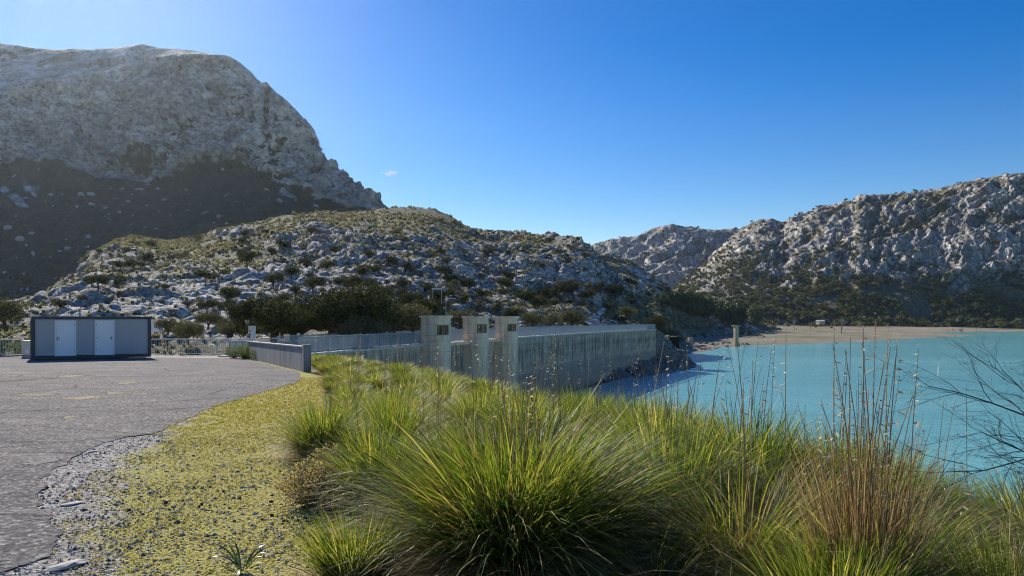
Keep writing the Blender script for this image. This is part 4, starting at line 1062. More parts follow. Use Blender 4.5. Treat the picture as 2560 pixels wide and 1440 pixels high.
# ------------------------------------------------------------------ trees
m_oak = leaf_mat('holm_oak_leaf', [(.016, .022, .010), (.035, .042, .018), (.065, .068, .028), (.13, .12, .06)], .25, .8, (1.2, 1.2, .6, 1), .05)
m_olive = leaf_mat('pale_shrub_leaf', [(.035, .042, .022), (.075, .08, .042), (.14, .135, .08), (.22, .205, .13)], .3, .8, (1.15, 1.15, .7, 1), .05)
m_pine = leaf_mat('pine_needles', [(.025, .045, .014), (.055, .08, .024), (.11, .13, .04)], .25, .5)
m_tuss = leaf_mat('hill_grass_blade', [(.06, .06, .038), (.135, .13, .082), (.26, .245, .17), (.44, .42, .31)], .5, .7, (1.18, 1.15, .85, 1), .1)
m_bark = flat_mat('dark_oak_bark', (.075, .062, .05), .9, 0, .3, 8)
m_greybark = flat_mat('bare_grey_twigs', (.30, .25, .22), .85, 0, .25, 5)

def leaf_cloud(r, n, lobes, size, flat=.0):
    """leaf quads spread through the outer shells of several uneven lobes"""
    lc = np.array([l[0] for l in lobes]); lr = np.array([l[1] for l in lobes]); wgt = (lr.prod(1)) ** (2 / 3); k = r.choice(len(lobes), n, p=wgt / wgt.sum())
    d = r.normal(size=(n, 3)); d /= np.linalg.norm(d, axis=1)[:, None]
    bumpy = 1 + .22 * perlin(d * 2.3 + k[:, None] * 3.7) + .14 * perlin(d * 5.5 + k[:, None])
    rad = (1 - .42 * r.random(n) ** 2.2) * bumpy
    P = lc[k] + d * lr[k] * rad[:, None]
    nrm = d + r.normal(0, .55, (n, 3)); nrm /= np.linalg.norm(nrm, axis=1)[:, None]
    a = np.cross(nrm, r.normal(size=(n, 3))); a /= np.linalg.norm(a, axis=1)[:, None]; b = np.cross(nrm, a)
    s = size * r.uniform(.55, 1.35, n)[:, None]
    V = np.stack([P - a * s, P + b * s * .6, P + a * s, P - b * s * .6], 1).reshape(-1, 3)
    t = np.clip(.45 + .5 * perlin(P * 2.1 / max(lr.max(), .1)) + r.normal(0, .22, n), 0, 1)
    return V, np.arange(4 * n).reshape(-1, 4), np.repeat(t, 4)

def oak_variant(k, n, size, mat, low=False):
    """unit tree: 1 m tall"""
    r = np.random.default_rng(500 + k); nl = r.integers(8, 13); lobes = []
    for i in range(nl):
        a = r.uniform(0, 6.28); q = np.sqrt(r.random()) * .40; zc = (.36 if low else .50) + r.uniform(-.16, .24) * (1 - q)
        rr_ = r.uniform(.15, .26); lobes.append(((math.cos(a) * q, math.sin(a) * q, zc), (rr_ * 1.15, rr_ * 1.15, rr_ * .88)))
    V, Fq, t = leaf_cloud(r, n, lobes, size)
    V[:, 2] = np.maximum(V[:, 2], .02)
    crown = mesh_np('crown', V, Fq, mat, False, {'tint': t})
    mb = MB(); ra = random.Random(k)
    fork = Vector((ra.uniform(-.04, .04), ra.uniform(-.04, .04), .26 if not low else .1)); mb.tube([(0, 0, -.12), (fork.x * .4, fork.y * .4, .12 if not low else .05), fork], [.045, .036, .030], 7)
    for l in lobes[:7]:
        c = Vector(l[0]); mid = fork.lerp(c, .5) + Vector((ra.uniform(-.05, .05), ra.uniform(-.05, .05), .02)); mb.tube([fork, mid, c], [.022, .014, .005], 5)
    return crown, mb.mesh('trunk', m_bark, True)
OAK = [oak_variant(k, 5200, .021, m_oak) for k in range(4)]
OAKM = [oak_variant(10 + k, 1500, .036, m_oak, k > 0) for k in range(4)]
SHR = [oak_variant(20 + k, 1300, .036, m_olive, True) for k in range(4)]
OAKL = [oak_variant(60 + k, 5600, .021, m_oak, True) for k in range(4)]
SHRB = [oak_variant(40 + k, 4200, .022, m_olive, True) for k in range(3)]
def plant_tree(name, p, h, var, label, cat, group, wide=1.0, ra=random.Random(44), sink=.03):
    o = empty(name, (p[0], p[1], p[2] - sink * h), ra.uniform(0, 6.28)); tag(o, label, cat, group)
    cr_, tr = ra.choice(var); sc_ = (h * wide, h * wide * ra.uniform(.9, 1.1), h)
    link('trunk', tr, o, None, 0, sc_); link('crown', cr_, o, None, 0, sc_); return o
def hill_zone(p):
    x = 1280 + p[0] / p[1] * F; y = HY - (p[2] - EYE) / p[1] * F
    return ('high' if y < 630 else 'halfway up' if y < 700 else 'low') + ' on the hill above the ' + ('container' if x < 400 else 'car park railing' if x < 700 else 'near dam railing' if x < 1050 else 'three towers' if x < 1320 else 'long stained dam wall')
OT = [(617, 669, 40, 'dark umbrella-shaped oak standing alone on the rocky hillside'), (729, 700, 34, 'dark rounded oak on pale rock below the lone umbrella-shaped oak'), (682, 722, 42, 'dark oak on bare white slabs left of two rounded oaks'), (300, 672, 28, 0), (246, 723, 38, 'bushy oak on the left flank of the hill above the container'),
      (371, 650, 25, 0), (297, 712, 20, 0), (779, 592, 22, 0), (663, 586, 18, 0), (610, 590, 20, 0), (708, 620, 30, 0), (677, 642, 24, 0), (765, 667, 30, 0), (817, 671, 30, 0), (923, 642, 22, 0), (905, 685, 33, 0), (937, 685, 30, 0), (975, 667, 25, 0),
      (513, 709, 34, 0), (411, 722, 18, 0), (568, 762, 46, 'leaning oak at the foot of the pale rock slabs'), (518, 783, 36, 0), (750, 528, 14, 'single round bush on the hill skyline below the cliff'), (1025, 678, 31, 0), (976, 664, 25, 0), (1102, 639, 19, 0), (1120, 660, 20, 0), (1215, 639, 28, 'dense round bush alone on the grassy upper hill'),
      (1113, 699, 36, 0), (1064, 730, 32, 0), (1130, 709, 30, 0), (1173, 730, 34, 0), (1204, 744, 30, 0), (1268, 730, 36, 'rounded oak in the gully above the three towers'), (1271, 699, 28, 0), (1155, 759, 26, 0), (1116, 744, 28, 0), (923, 720, 30, 0), (1007, 720, 30, 0), (958, 762, 50, 0), (1030, 776, 46, 0),
      (1362, 744, 28, 0), (1327, 744, 26, 0), (1433, 748, 46, 'tall oak below the dark rock face'), (1394, 741, 28, 0), (1348, 776, 36, 0), (1243, 776, 25, 0), (1538, 748, 36, 0), (880, 735, 44, 0), (850, 715, 32, 0), (785, 735, 46, 0), (740, 745, 30, 0), (1090, 765, 40, 0), (1010, 745, 32, 0), (1310, 765, 34, 0), (1470, 742, 30, 0), (1500, 735, 30, 0), (150, 772, 30, 0), (470, 768, 20, 0)]
for i, (x, y, hp, lab) in enumerate(OT):
    p = hill.find(x, y); h = hp / F * p[1] * 1.25
    plant_tree('holm_oak', p, h, OAK if hp > 33 else OAKM, lab or 'dark holm oak ' + hill_zone(p), 'tree', None if lab else 'holm oaks ' + hill_zone(p), 1.08)
# thicket right behind the railing and the dam
rs0 = np.random.default_rng(31)
NEAR = [(610, 806, 66, 58, 'o', 'grey-green oak left of the darkest thicket, behind the railing'), (682, 842, 106, 58, 'o', 'tall very dark oak behind the notice sign'), (752, 838, 74, 60, 'o', 'oak with pale leaf tips right behind the parapet wall'), (828, 835, 120, 64, 'o', 'broad black-green oak filling the middle of the thicket'), (900, 832, 126, 66, 'o', 'highest dark oak of the thicket behind the dam railing'),
        (985, 826, 70, 70, 's', 'pale bushy shrub left of the nearest tower'), (915, 838, 56, 62, 's', 'low pale shrub against the dam railing'), (1030, 824, 76, 74, 's', 'tall pale shrub touching the nearest tower'), (870, 842, 40, 59, 's', 'lowest pale shrub behind the grassy end of the dam railing'), (470, 848, 46, 53, 's', 'silvery round shrub behind the railing right of the container'), (420, 826, 34, 58, 's', 'grey shrub beside the small white hut'),
        (520, 812, 40, 60, 's', 'olive shrub on the rocks behind the railing'), (1150, 810, 44, 100, 's', 'grey shrub seen between the nearest and middle towers'), (1330, 818, 42, 118, 's', 'shrub right of the farthest tower'), (1285, 800, 40, 125, 'o', 'dark oak above the farthest tower'), (1426, 816, 46, 140, 's', 'conical shrub left of the pale track'), (1060, 795, 60, 86, 'o', 'oak rising behind the nearest tower roof'),
        (1570, 790, 30, 168, 's', 'round olive shrub right of the pale track'), (1640, 822, 38, 172, 'o', 'dark bush overhanging the far end of the dam'), (700, 760, 36, 84, 's', 'grey shrub on top of the rocks above the thicket'), (15, 810, 66, 52, 's', 'yellowish shrub at the left edge of the picture beyond the railing'), (1375, 812, 34, 130, 's', 'rounded grey shrub left of the conical one'), (10, 800, 50, 60, 'o', 'dark oak at the left edge beyond the railing')]
for x, y, hp, d_, kd, lab in NEAR:
    p = W(x, y + 4, d_); plant_tree('holm_oak' if kd == 'o' else 'shrub', p, hp / F * d_ * 1.45, OAKL if kd == 'o' else SHRB, lab, 'tree' if kd == 'o' else 'shrub', None, 1.1 if kd == 'o' else 1.25)
for i in range(46):
    x = rs0.uniform(430, 1060); d_ = np.interp(x, [430, 1060], [56, 80]) + rs0.uniform(0, 14); hp = rs0.uniform(28, 60) * (1.35 if 640 < x < 960 else .8)
    p = W(x, 846 - (d_ - 56) * .6, d_); kd = rs0.random() < (.75 if 640 < x < 960 else .35)
    plant_tree('holm_oak' if kd else 'shrub', p, hp / F * d_ * 1.25, OAKL if kd else SHRB, 'dark oak packed in the thicket behind the railing' if kd else 'pale shrub filling gaps of the thicket behind the railing', 'tree' if kd else 'shrub', 'thicket oaks behind the railing' if kd else 'thicket shrubs behind the railing', 1.25)
# extra shrubs scattered over the hill
rs = np.random.default_rng(77)
def scatter(layer, n, wfun, extra=None):
    A = np.linalg.norm(np.cross(np.gradient(layer.V, axis=0), np.gradient(layer.V, axis=1)), axis=-1)
    w = A * layer.vis * wfun(layer) * (layer.px > -60) * (layer.px < 2620)
    if extra is not None: w = w * extra
    w = (w / w.sum()).ravel(); k = rs.choice(w.size, min(n, int((w > 0).sum())), replace=False, p=w)
    return k
k = scatter(hill, 110, lambda L: np.clip(.2 + gauss(L.px, L.py, 1150, 745, 330, 40) * 2.6 + gauss(L.px, L.py, 880, 690, 120, 50) + gauss(L.px, L.py, 250, 700, 150, 40) * .6 + gauss(L.px, L.py, 1560, 740, 80, 40), 0, 4) * (L.py > 585) * (L.py < 805))
for j in k:
    p = hill.V.reshape(-1, 3)[j]; h = rs.uniform(1.0, 2.6) * np.clip(p[1] / 150, .8, 1.3)
    plant_tree('hillside_shrub', p, h, SHR if rs.random() < .6 else OAKM, 'low rounded shrub ' + hill_zone(p), 'shrub', 'shrubs ' + hill_zone(p), 1.15)
ks = scatter(shoulder, 75, lambda L: np.clip(.4 + gauss(L.px, L.py, 1600, 750, 80, 40), 0, 3) * (L.py < 812) * (L.px < 1760))
for j in ks:
    p = shoulder.V.reshape(-1, 3)[j]; plant_tree('hillside_shrub', p, rs.uniform(1.6, 3.4), SHR if rs.random() < .5 else OAKM, 'low rounded shrub on the slope above the far end of the dam', 'shrub', 'shrubs on the slope at the dam end', 1.15)

for X, Y in ((47, 214), (50, 226), (53, 236), (49, 232), (45, 205), (51, 243)):
    plant_tree('hillside_shrub', (X, Y, -5.6 if X > 46 else -3.2), rs.uniform(2.6, 3.8), SHR, 'grey shrub on the rubble just past the far end of the dam', 'shrub', 'shrubs just past the far end of the dam', 1.3)
# pines
def pine_variant(k):
    r = np.random.default_rng(800 + k); lobes = []
    for i in range(11):
        t = i / 10; a = r.uniform(0, 6.28); q = (1 - t) * .22; rr_ = .12 + .10 * (1 - t); lobes.append(((math.cos(a) * q, math.sin(a) * q, .30 + .60 * t), (rr_, rr_, rr_ * .85)))
    V, Fq, t = leaf_cloud(r, 1500, lobes, .030)
    return mesh_np('crown', V, Fq, m_pine, False, {'tint': t}), MB().tube([(0, 0, -.05), (.01, 0, .4), (0, .01, .9)], [.03, .022, .008], 6).mesh('trunk', m_bark)
PINE = [pine_variant(k) for k in range(3)]
for j in range(46):
    x = 1640 + 250 * rs.random() ** .9; y = np.interp(x, [1640, 1740, 1890], [756, 778, 812]) + rs.uniform(-8, 16); p = shoulder.find(x, min(y, 812))
    plant_tree('pine_tree', p, rs.uniform(38, 56) / F * p[1] * (.8 if x < 1690 else 1), PINE, 'green pine in the grove beside the lake past the dam', 'pine tree', 'pines in the grove past the dam', 1.05)

# tussocks on the hill: the largest as things, the rest as one mass
def spiky(k, n=24):
    r = np.random.default_rng(900 + k); d = r.normal(size=(n, 3)); d[:, 2] = np.abs(d[:, 2]) * .9 + .18; d /= np.linalg.norm(d, axis=1)[:, None]
    ln = r.uniform(.55, 1.0, n)[:, None]; a = np.cross(d, r.normal(size=(n, 3))); a /= np.linalg.norm(a, axis=1)[:, None]
    tip = d * ln * np.array([.62, .62, .72]); tip[:, 2] -= .10 * (1 - d[:, 2]); base = d * .06
    V = np.stack([base, tip * .62 + a * .14, tip, tip * .62 - a * .14], 1).reshape(-1, 3)
    return V, np.arange(4 * n).reshape(-1, 4), np.repeat(r.random(n), 4)
SPK = [spiky(k) for k in range(5)]; SPM = [mesh_np('hill_tussock', *s_[:2], m_tuss, False, {'tint': s_[2]}) for s_ in SPK]
def mass(name, Pts, S, temps, mat, label=None):
    Vs, Fs, Ts, o = [], [], [], 0
    for i, (p, s) in enumerate(zip(Pts, S)):
        V, Fq, t = temps[i % len(temps)]; a = rs.uniform(0, 6.28); c_, s_ = math.cos(a), math.sin(a)
        Q = np.stack([V[:, 0] * c_ - V[:, 1] * s_, V[:, 0] * s_ + V[:, 1] * c_, V[:, 2]], -1) * s + p
        Vs.append(Q); Fs.append(Fq + o); Ts.append(np.clip(t * .7 + rs.uniform(-.1, .35), 0, 1)); o += len(V)
    return tag(link(name, mesh_np(name, np.concatenate(Vs), np.concatenate(Fs), mat, False, {'tint': np.concatenate(Ts)})), label, None, None, 'stuff')
def tuss_scatter(layer, n, ex, smin, smax, name_rest, lab, grp, n_ind):
    k = scatter(layer, n, ex); Pt = layer.V.reshape(-1, 3)[k]; S = rs.uniform(smin, smax, len(k)) * np.clip(Pt[:, 1] / 170, .75, 1.5)
    o = np.argsort(-S / Pt[:, 1]); Pt, S = Pt[o], S[o]
    for p, s in zip(Pt[:n_ind], S[:n_ind]):
        ob = link('hill_tussock', random.choice(SPM), None, (p[0], p[1], p[2] - .05), rs.uniform(0, 6.28), float(s)); tag(ob, lab.format(hill_zone(p)), 'grass tussock', grp.format(hill_zone(p)))
    mass(name_rest, Pt[n_ind:] - np.array([0, 0, .05]), S[n_ind:], SPK, m_tuss, 'pale grass tussocks covering the hill in a mass')
den = np.clip(fbm(hill.V, 18, 3, .5, 66.) * 1.4 + .55, .05, 1.5) * (1.25 - hill.rock * .95)
tuss_scatter(hill, 6200, lambda L: den * (1 + gauss(L.px, L.py, 420, 625, 220, 40) * 1.2) * np.clip(200 / L.V[..., 1], .5, 2.2), .7, 1.35, 'hill_grass', 'pale dome-shaped grass tussock {}', 'grass tussocks {}', 230)
tuss_scatter(shoulder, 1500, lambda L: (1.2 - L.rock) * (L.py < 825), .9, 1.7, 'shoulder_grass', 'pale dome-shaped tussock on the slope past the dam', 'grass tussocks on the slope past the dam', 60)

# trees across the lake
def ridge_tree(k, n=58):
    r = np.random.default_rng(1200 + k); lobes = []
    for i in range(5):
        a = r.uniform(0, 6.28); q = .3 * r.random(); rr_ = r.uniform(.26, .36); lobes.append(((math.cos(a) * q, math.sin(a) * q, .42 + .2 * r.random()), (rr_, rr_, rr_ * .8)))
    V, Fq, t = leaf_cloud(r, n, lobes, .155); V[:, 2] = np.maximum(V[:, 2], 0); return V, Fq, t
RT = [ridge_tree(k) for k in range(5)]; m_far = leaf_mat('far_oak_leaf', [(.045, .05, .025), (.085, .09, .042), (.14, .14, .065), (.24, .22, .12)], .25, .8, (1.2, 1.2, .6, 1), .05)
RTM = [mesh_np('lakeside_oak', *s_[:2], m_far, False, {'tint': s_[2]}) for s_ in RT]
low = lambda L: np.clip(1.5 * np.exp(-((L.py - 795) / 30) ** 2) + 1.1 * np.exp(-((L.py - 735) / 50) ** 2) + .34 + .55 * np.exp(-((L.py - 690) / 40) ** 2) * (L.px < 2250), 0, 3) * np.clip(1.35 - L.rock * 1.15, .05, 2) * np.clip(.55 + 2.0 * fbm(L.V, 40, 3, .5, 5.), .02, 2)
k = scatter(ridge, 2900, low); Pt = ridge.V.reshape(-1, 3)[k]; S = rs.uniform(4.5, 8.5, len(k)) * np.interp(HY - (Pt[:, 2] - EYE) / Pt[:, 1] * F, [500, 720, 790], [.62, .85, 1.25])
o = np.argsort(-S / Pt[:, 1]); Pt, S = Pt[o], S[o]
for p, s in zip(Pt[:260], S[:260]):
    tag(link('lakeside_oak', random.choice(RTM), None, (p[0], p[1], p[2] - .3), rs.uniform(0, 6.28), float(s)), 'dark rounded oak in the wood at the foot of the ridge across the lake', 'tree', 'oaks at the foot of the far ridge')
mass('ridge_woodland', Pt[260:] - np.array([0, 0, .3]), S[260:], RT, m_far, 'dark scattered trees covering the far ridge')
k = scatter(peak, 260, lambda L: np.clip(1.35 - L.rock * 1.2, .03, 2) * (L.px < 1880)); Pt = peak.V.reshape(-1, 3)[k]; mass('peak_woodland', Pt, rs.uniform(4, 8, len(k)), RT, m_far, 'dark scrub on the distant peak')
# shore-side oaks standing in front of the wood
for x, y, hp in ((2062, 812, 0), (2405, 806, 28), (2440, 808, 24), (2375, 804, 22), (2320, 808, 14), (2295, 807, 12), (2550, 806, 26), (2500, 803, 24), (2215, 806, 24), (2170, 806, 20), (2250, 804, 26)):
    if not hp: continue
    d_ = 715.0; p = W(x, y, d_); p[2] = shore_z(p[0], d_)
    tag(link('lakeside_oak', random.choice(RTM), None, p, rs.uniform(0, 6.28), hp / F * d_ * 1.25), 'rounded oak standing free at the back of the dry shore', 'tree', 'free-standing oaks on the dry shore')
k = rs.choice(len(shore_V.reshape(-1, 3)), 900, replace=False); sv_ = shore_V.reshape(-1, 3)[k]; ss = shore_s.ravel()[k]; kk = (ss > 70) & (sv_[:, 1] > 400) | ((ss > 25) & (sv_[:, 0] < 130) & (sv_[:, 1] > 300)); sv_ = sv_[kk]
mass('shore_scrub', sv_, rs.uniform(1.0, 3.0, len(sv_)), RT, m_olive, 'low scrub along the back of the dry shore')

def bare_tree(k, depth=5):
    r = random.Random(1500 + k); mb = MB()
    def grow(p, d, l, rad, n):
        q = p + d * l; mb.tube([p, p.lerp(q, .5) + Vector((r.uniform(-.05, .05), r.uniform(-.05, .05), 0)) * l, q], [rad, rad * .8, rad * .62], 4 if n > 2 else 3, False)
        if n == 0: return
        for _ in range(3 if n > 1 else 4):
            dd = (d + Vector((r.uniform(-.75, .75), r.uniform(-.75, .75), r.uniform(-.15, .5)))).normalized(); grow(q, dd, l * r.uniform(.62, .82), rad * .58, n - 1)
    grow(Vector((0, 0, -.05)), Vector((0, 0, 1)), .24, .03, depth)
    return mb.mesh('bare_tree', m_greybark)
BT = [bare_tree(k) for k in range(3)]
for i, (x, y, hp, d_, lab) in enumerate(((2104, 824, 50, 445, 'tallest bare grey tree on the dry shore with a dark trunk'), (1985, 818, 40, 470, 'bare twiggy tree at the back of the shore near the pines'), (2025, 820, 34, 480, 'smaller bare tree left of the white-roofed shed'), (1940, 812, 34, 420, 'wide bare shrub beside the pine grove'), (2150, 812, 22, 560, 'faint bare tree right of the tallest bare one'), (2405, 812, 32, 580, 'pale bare tree among the far shore oaks'), (2190, 812, 18, 575, 'low bare bush on the far shore'))):
    p = W(x, y, d_); p[2] = shore_z(p[0], d_); o = tag(empty('bare_tree', p, i * 1.1), lab, 'tree')
    link('branches', BT[i % 3], o, None, 0, hp / F * d_)

# ------------------------------------------------------------------ stones
def stone(k, flat=.7, sub=2):
    bm = bmesh.new(); bmesh.ops.create_icosphere(bm, subdivisions=sub, radius=1); V = np.array([v.co[:] for v in bm.verts]); Fq = np.array([[v.index for v in f.verts] for f in bm.faces]); bm.free()
    _, _, cid_ = worley(V * 1.0, .9, k * 3.3); V = V * (1 + .35 * perlin(V * 1.1 + k * 5)[:, None] + .25 * (cid_ - .5)[:, None]); V *= np.array([1.15, .9, flat]); return V, Fq
ST = [stone(k) for k in range(5)]; STM = [mesh_np('boulder', *s_, m_rubble, False) for s_ in ST]
m_lime = flat_mat('pale_limestone_boulder', (.38, .37, .35), .9, 0, .3, 2.0, .1); STL = [mesh_np('boulder', *s_, m_lime, False) for s_ in ST]
Bf = B.reshape(-1, 3)[(B[..., 2].ravel() > WATER - .3)]
for j in rs.choice(len(Bf), 130, replace=False):
    p = Bf[j]; tag(link('boulder', random.choice(STM), None, (p[0], p[1], p[2] + .05), rs.uniform(0, 6.28), float(rs.uniform(.25, .85))), 'brown angular boulder in the rubble at the far end of the dam', 'boulder', 'boulders in the rubble at the dam end')
sv_ = shore_V.reshape(-1, 3); cand = np.where((rocky.ravel() > .25) & (shore_s.ravel() > -1))[0]
for j in rs.choice(cand, min(120, len(cand)), replace=False):
    p = sv_[j]; tag(link('boulder', random.choice(STM), None, p, rs.uniform(0, 6.28), float(rs.uniform(.3, 1.0))), 'brown boulder on the dry shore behind the rubble bank', 'boulder', 'boulders on the dry shore')
for x, y, s in ((462, 432, 0), (220, 592, 3.5), (205, 487, 4.2), (228, 486, 4.5), (230, 512, 4), (80, 585, 3), (665, 476, 3.4), (700, 503, 4), (548, 540, 3), (410, 500, 3.2), (352, 475, 4), (395, 472, 3.0), (125, 487, 3.5), (20, 570, 4), (50, 600, 5), (265, 520, 3), (320, 505, 3), (790, 515, 4), (300, 530, 2.5), (170, 620, 3)):
    if s: tag(link('boulder', random.choice(STL), None, mount.find(x, y), rs.uniform(0, 6.28), float(s) * .5), 'white limestone boulder on the shaded slope under the cliff', 'boulder', 'boulders on the shaded mountain slope')

# pale track above the dam
tk = [(1500, 830), (1490, 818), (1478, 808), (1484, 797), (1499, 788), (1506, 779), (1516, 771), (1530, 764)]
cx_ = np.interp(-hill.py, [-q[1] for q in tk], [q[0] for q in tk]); hw = np.interp(hill.py, [764, 790, 812, 830], [7, 14, 22, 26])
on = (np.abs(hill.px - cx_ + 5 * fbm(hill.V, 4, 3)) < hw) & (hill.py > 764) & (hill.py < 832) & hill.vis
gf = grid_faces(*hill.V.shape[:2]); gf = gf[on.ravel()[gf].all(1)]; uq, inv = np.unique(gf, return_inverse=True)
Vt = blur(blur(hill.V, 4, 0), 4, 1).reshape(-1, 3)[uq] + np.array([0, -.35, .55])
tag(link('gravel_track', mesh_np('gravel_track', Vt, inv.reshape(-1, 4), flat_mat('pale_track_gravel', (.46, .41, .36), .95, 0, .25, 2.5, .05), True)), kind='structure')

# gravel, moss tufts, cones and flat stones near the camera
def near_pts(n, lo, hi_):
    Yp = 3.6 * np.exp(rs.random(n) * np.log(hi_ / 3.6)); gx_ = np.interp(Yp, [g_[0] for g_ in GRASS], [g_[1] for g_ in GRASS]); Xp = gx_ + rs.uniform(lo, .5, n); return Xp, Yp
edge_np = np.array([q for q in edge])
def off_asphalt(Xp, Yp):
    j = np.argsort(edge_np[:, 1]); xe = np.interp(Yp, edge_np[j, 1], edge_np[j, 0]); return Xp > xe - .22 * rs.random(len(Xp)) ** 2
Xp, Yp = near_pts(19000, -3.4, 12); kx_ = off_asphalt(Xp, Yp); Xp, Yp = Xp[kx_], Yp[kx_]
S = rs.gamma(2.0, .0034, len(Xp)) + .003; S = np.minimum(S, .035)
def chip(k):
    r = np.random.default_rng(60 + k); V = np.array([(1, 0, 0), (-1, 0, 0), (0, 1, 0), (0, -1, 0), (0, 0, 1), (0, 0, -1)], float) * np.array([1.15, .9, .42]); V = V * r.uniform(.75, 1.2, (6, 1)) + r.normal(0, .14, (6, 3)) * np.array([1, 1, .4])
    return V, np.array([(0, 2, 4), (2, 1, 4), (1, 3, 4), (3, 0, 4), (2, 0, 5), (1, 2, 5), (3, 1, 5), (0, 3, 5)])
PS = [chip(k) for k in range(10)]
Vs, Fs, Ts, o = [], [], [], 0
zg = ground_z(Xp, Yp)
for i in range(len(Xp)):
    V, Fq = PS[i % 10]; a = rs.uniform(0, 6.28); c_, s_ = math.cos(a), math.sin(a)
    Vs.append(np.stack([V[:, 0] * c_ - V[:, 1] * s_, V[:, 0] * s_ + V[:, 1] * c_, V[:, 2]], -1) * S[i] + np.array([Xp[i], Yp[i], zg[i] + S[i] * .2])); Fs.append(Fq + o); Ts.append(np.full(len(V), rs.random())); o += len(V)
m, nt, b = mat_new('gravel_stone'); nt.links.new(ramp(nt, attr(nt, 'tint').outputs['Fac'], [(0, (.13, .12, .11)), (.5, (.32, .295, .265)), (.85, (.47, .44, .395)), (1, (.65, .62, .57))]), b.inputs['Base Color']); b.inputs['Roughness'].default_value = .9; b.inputs['Specular IOR Level'].default_value = .1
tag(link('gravel', mesh_np('gravel', np.concatenate(Vs), np.concatenate(Fs), m, False, {'tint': np.concatenate(Ts)})), 'loose grey gravel between asphalt and grass', None, None, 'stuff')
Xp, Yp = near_pts(30000, -2.6, 26); kx_ = off_asphalt(Xp, Yp)
P2 = np.stack([Xp, Yp, 0 * Xp], -1); gr_ = Xp - np.interp(Yp, [g_[0] for g_ in GRASS], [g_[1] for g_ in GRASS])
kx_ &= (fbm(P2, .8, 4, .6, 9.) + .55 * smooth01(gr_, -2.6, -.9) - .1 + .2 * smooth01(Yp, 6, 9) > .12); Xp, Yp = Xp[kx_], Yp[kx_]; n = len(Xp)
hgt = rs.uniform(.004, .013, n) * np.clip(Yp / 7, 1, 2); wid = rs.uniform(.006, .014, n) * np.clip(Yp / 7, 1, 2.4); a = rs.uniform(0, 6.28, n); base = np.stack([Xp, Yp, ground_z(Xp, Yp)], -1)
dv = np.stack([np.cos(a) * wid, np.sin(a) * wid, 0 * a], -1); tip = base + np.stack([rs.normal(0, .008, n), rs.normal(0, .008, n), hgt], -1)
V = np.stack([base - dv, base + dv, tip + dv * .5, tip - dv * .5], 1).reshape(-1, 3)
m_moss = leaf_mat('yellow_green_moss', [(.20, .18, .06), (.32, .285, .09), (.44, .385, .16)], .4, .8, (1.25, 1.2, .6, 1), .15)
tag(link('moss', mesh_np('moss', V, np.arange(4 * n).reshape(-1, 4), m_moss, False, {'tint': np.repeat(rs.random(n), 4)})), 'yellow-green moss carpet beside the asphalt', None, None, 'stuff')
m_cone = flat_mat('dark_cone', (.035, .028, .022), .9, 0, .3, 30)
CM = mesh_np('fallen_cone', *stone(90, .8, 1), m_cone)
for x, y in ((484, 1141), (675, 1159), (600, 1247), (322, 1277), (415, 1258), (700, 1180), (560, 1230), (118, 1221), (680, 1240), (678, 1256), (680, 1290), (497, 1268), (757, 1176), (406, 1090), (640, 1225), (505, 1262), (720, 1215), (586, 1305), (760, 1270), (655, 1300)):
    X, Y = G(x, y); tag(link('fallen_cone', CM, None, (X, Y, float(ground_z(X, Y)) + .008), rs.uniform(0, 6), float(rs.uniform(.012, .024))), 'small dark cone lying on the mossy gravel', 'cone', 'dark cones scattered on the mossy gravel')
m_flat = flat_mat('pale_flat_stone', (.50, .46, .41), .85, 0, .2, 12)
for x, y, s, lab in ((180, 1262, .09, 'pale flat stone on the gravel beside the broken asphalt edge'), (170, 1416, .12, 'pointed pale stone at the bottom left on the gravel'), (560, 1150, .0, ''), (232, 1130, .06, 'small pale slab at the broken asphalt edge')):
    if not s: continue
    X, Y = G(x, y); V, Fq = stone(int(x), .35); tag(link('flat_stone', mesh_np('flat_stone', V, Fq, m_flat), None, (X, Y, float(ground_z(X, Y)) + .01), 1.0, (s, s * .6, s * .5)), lab, 'stone')

# bare thorny shrub reaching in from the right
m_thorn = flat_mat('dark_wet_twig', (.06, .04, .04), .35, 0, .3, 30)
X0, Y0_ = (2700 - 1280) / F * 4.6, 4.6
root = empty('bare_thorn_shrub', (X0, Y0_, float(ground_z(X0, Y0_)))); tag(root, 'leafless dark thorny shrub reaching in over the lake from the right edge', 'shrub')
rt = random.Random(21); org = Vector(root.location)
def twig(mb, p, d, l, rad, n):
    pts = [p]; rads = [rad]; q = p.copy(); dd = d.copy(); K = 5
    for i in range(K):
        dd = (dd + Vector((rt.uniform(-.22, .22), rt.uniform(-.22, .22), rt.uniform(-.2, .2)))).normalized(); q = q + dd * (l / K); pts.append(q.copy()); rads.append(rad * (1 - .6 * (i + 1) / K))
        if n > 0:
            for _ in range(2 if rt.random() < .6 else 1):
                d2 = (dd + Vector((rt.uniform(-.9, .6), rt.uniform(-.5, .5), rt.uniform(-.8, .8)))).normalized(); twig(mb, q.copy(), d2, l * rt.uniform(.28, .55), rads[-1] * .6, n - 1)
        elif rt.random() < .6:
            mb.tube([q, q + Vector((rt.uniform(-1, 1), rt.uniform(-1, 1), rt.uniform(-1, 1))).normalized() * .018], [.0012, .0004], 3, False)
    mb.tube(pts, rads, 4, False)
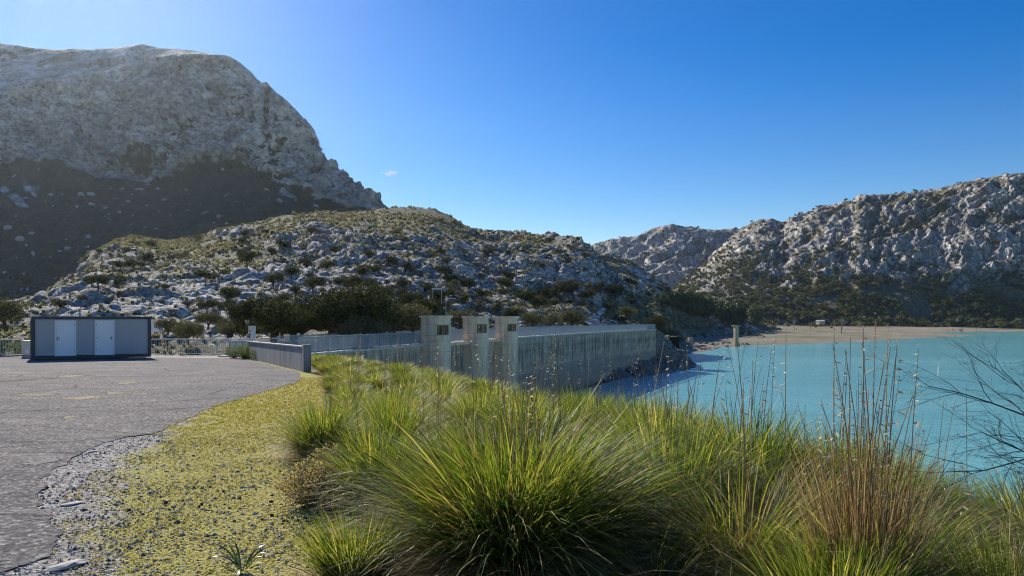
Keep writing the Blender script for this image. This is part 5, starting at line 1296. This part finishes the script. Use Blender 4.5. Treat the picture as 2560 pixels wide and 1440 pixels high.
for (x0, y0, x1, y1, l_, n_) in ((2720, 1120, 2300, 850, 1, 2), (2700, 1150, 2330, 960, 1, 2), (2690, 1180, 2420, 1020, 1, 2), (2660, 1200, 2500, 880, 1, 2), (2690, 1220, 2470, 1110, .9, 2), (2740, 1100, 2560, 830, .9, 2), (2700, 1160, 2440, 920, 1, 2)):
    a = Vector(W(x0, y0, 4.6 + rt.uniform(-.3, .3))) - org; c_ = Vector(W(x1, y1, 4.4 + rt.uniform(-.5, .5))) - org; mb = MB(); twig(mb, a, (c_ - a).normalized(), (c_ - a).length * .82, .0065, n_)
    mb.tube([Vector((rt.uniform(-.1, .1), rt.uniform(-.1, .1), -.05)), a * .5 + Vector((.08, 0, 0)), a], [.016, .013, .009], 5); mb.build('branch', m_thorn, root)
# ------------------------------------------------------------------ cloud wisp and haze
p = W(975, 433, 5200)
bm = bmesh.new(); bmesh.ops.create_icosphere(bm, subdivisions=3, radius=1); me = bpy.data.meshes.new('cloud'); bm.to_mesh(me); bm.free()
co = link('cloud', me, None, p, 0, (75, 60, 24)); tag(co, 'tiny faint white cloud wisp above the hill', None, None, 'stuff')
m = bpy.data.materials.new('cloud_vapour'); m.use_nodes = True; nt = m.node_tree; nt.nodes.clear()
out = nt.nodes.new('ShaderNodeOutputMaterial'); pv = nt.nodes.new('ShaderNodeVolumePrincipled'); pv.inputs['Color'].default_value = (1, 1, 1, 1)
tc = nt.nodes.new('ShaderNodeTexCoord'); ln_ = nt.nodes.new('ShaderNodeVectorMath'); ln_.operation = 'LENGTH'; nt.links.new(tc.outputs['Object'], ln_.inputs[0])
nz = noise(nt, coords(nt, (1.2, 1, .6)), 2.4, 4, .65)
dn_ = mth(nt, 'MULTIPLY', mth(nt, 'SUBTRACT', nz, mth(nt, 'ADD', .36, mth(nt, 'MULTIPLY', ln_.outputs['Value'], .26))), .25); nt.links.new(mth(nt, 'MAXIMUM', dn_, 0.0), pv.inputs['Density'])
nt.links.new(pv.outputs[0], out.inputs['Volume']); me.materials.append(m)

HAZE = 0.00004
hm = bpy.data.materials.new('pale_air_haze'); hm.use_nodes = True; nt = hm.node_tree; nt.nodes.clear()
out = nt.nodes.new('ShaderNodeOutputMaterial'); pv = nt.nodes.new('ShaderNodeVolumePrincipled'); pv.inputs['Color'].default_value = (.75, .87, 1, 1); pv.inputs['Density'].default_value = HAZE; pv.inputs['Anisotropy'].default_value = .72
nt.links.new(pv.outputs[0], out.inputs['Volume'])
if HAZE:
    hz = MB().box((0, 360, 206), (4040, 2560, 448)).build('haze', hm); tag(hz, 'thin bluish haze in the air of the valley', None, None, 'stuff')
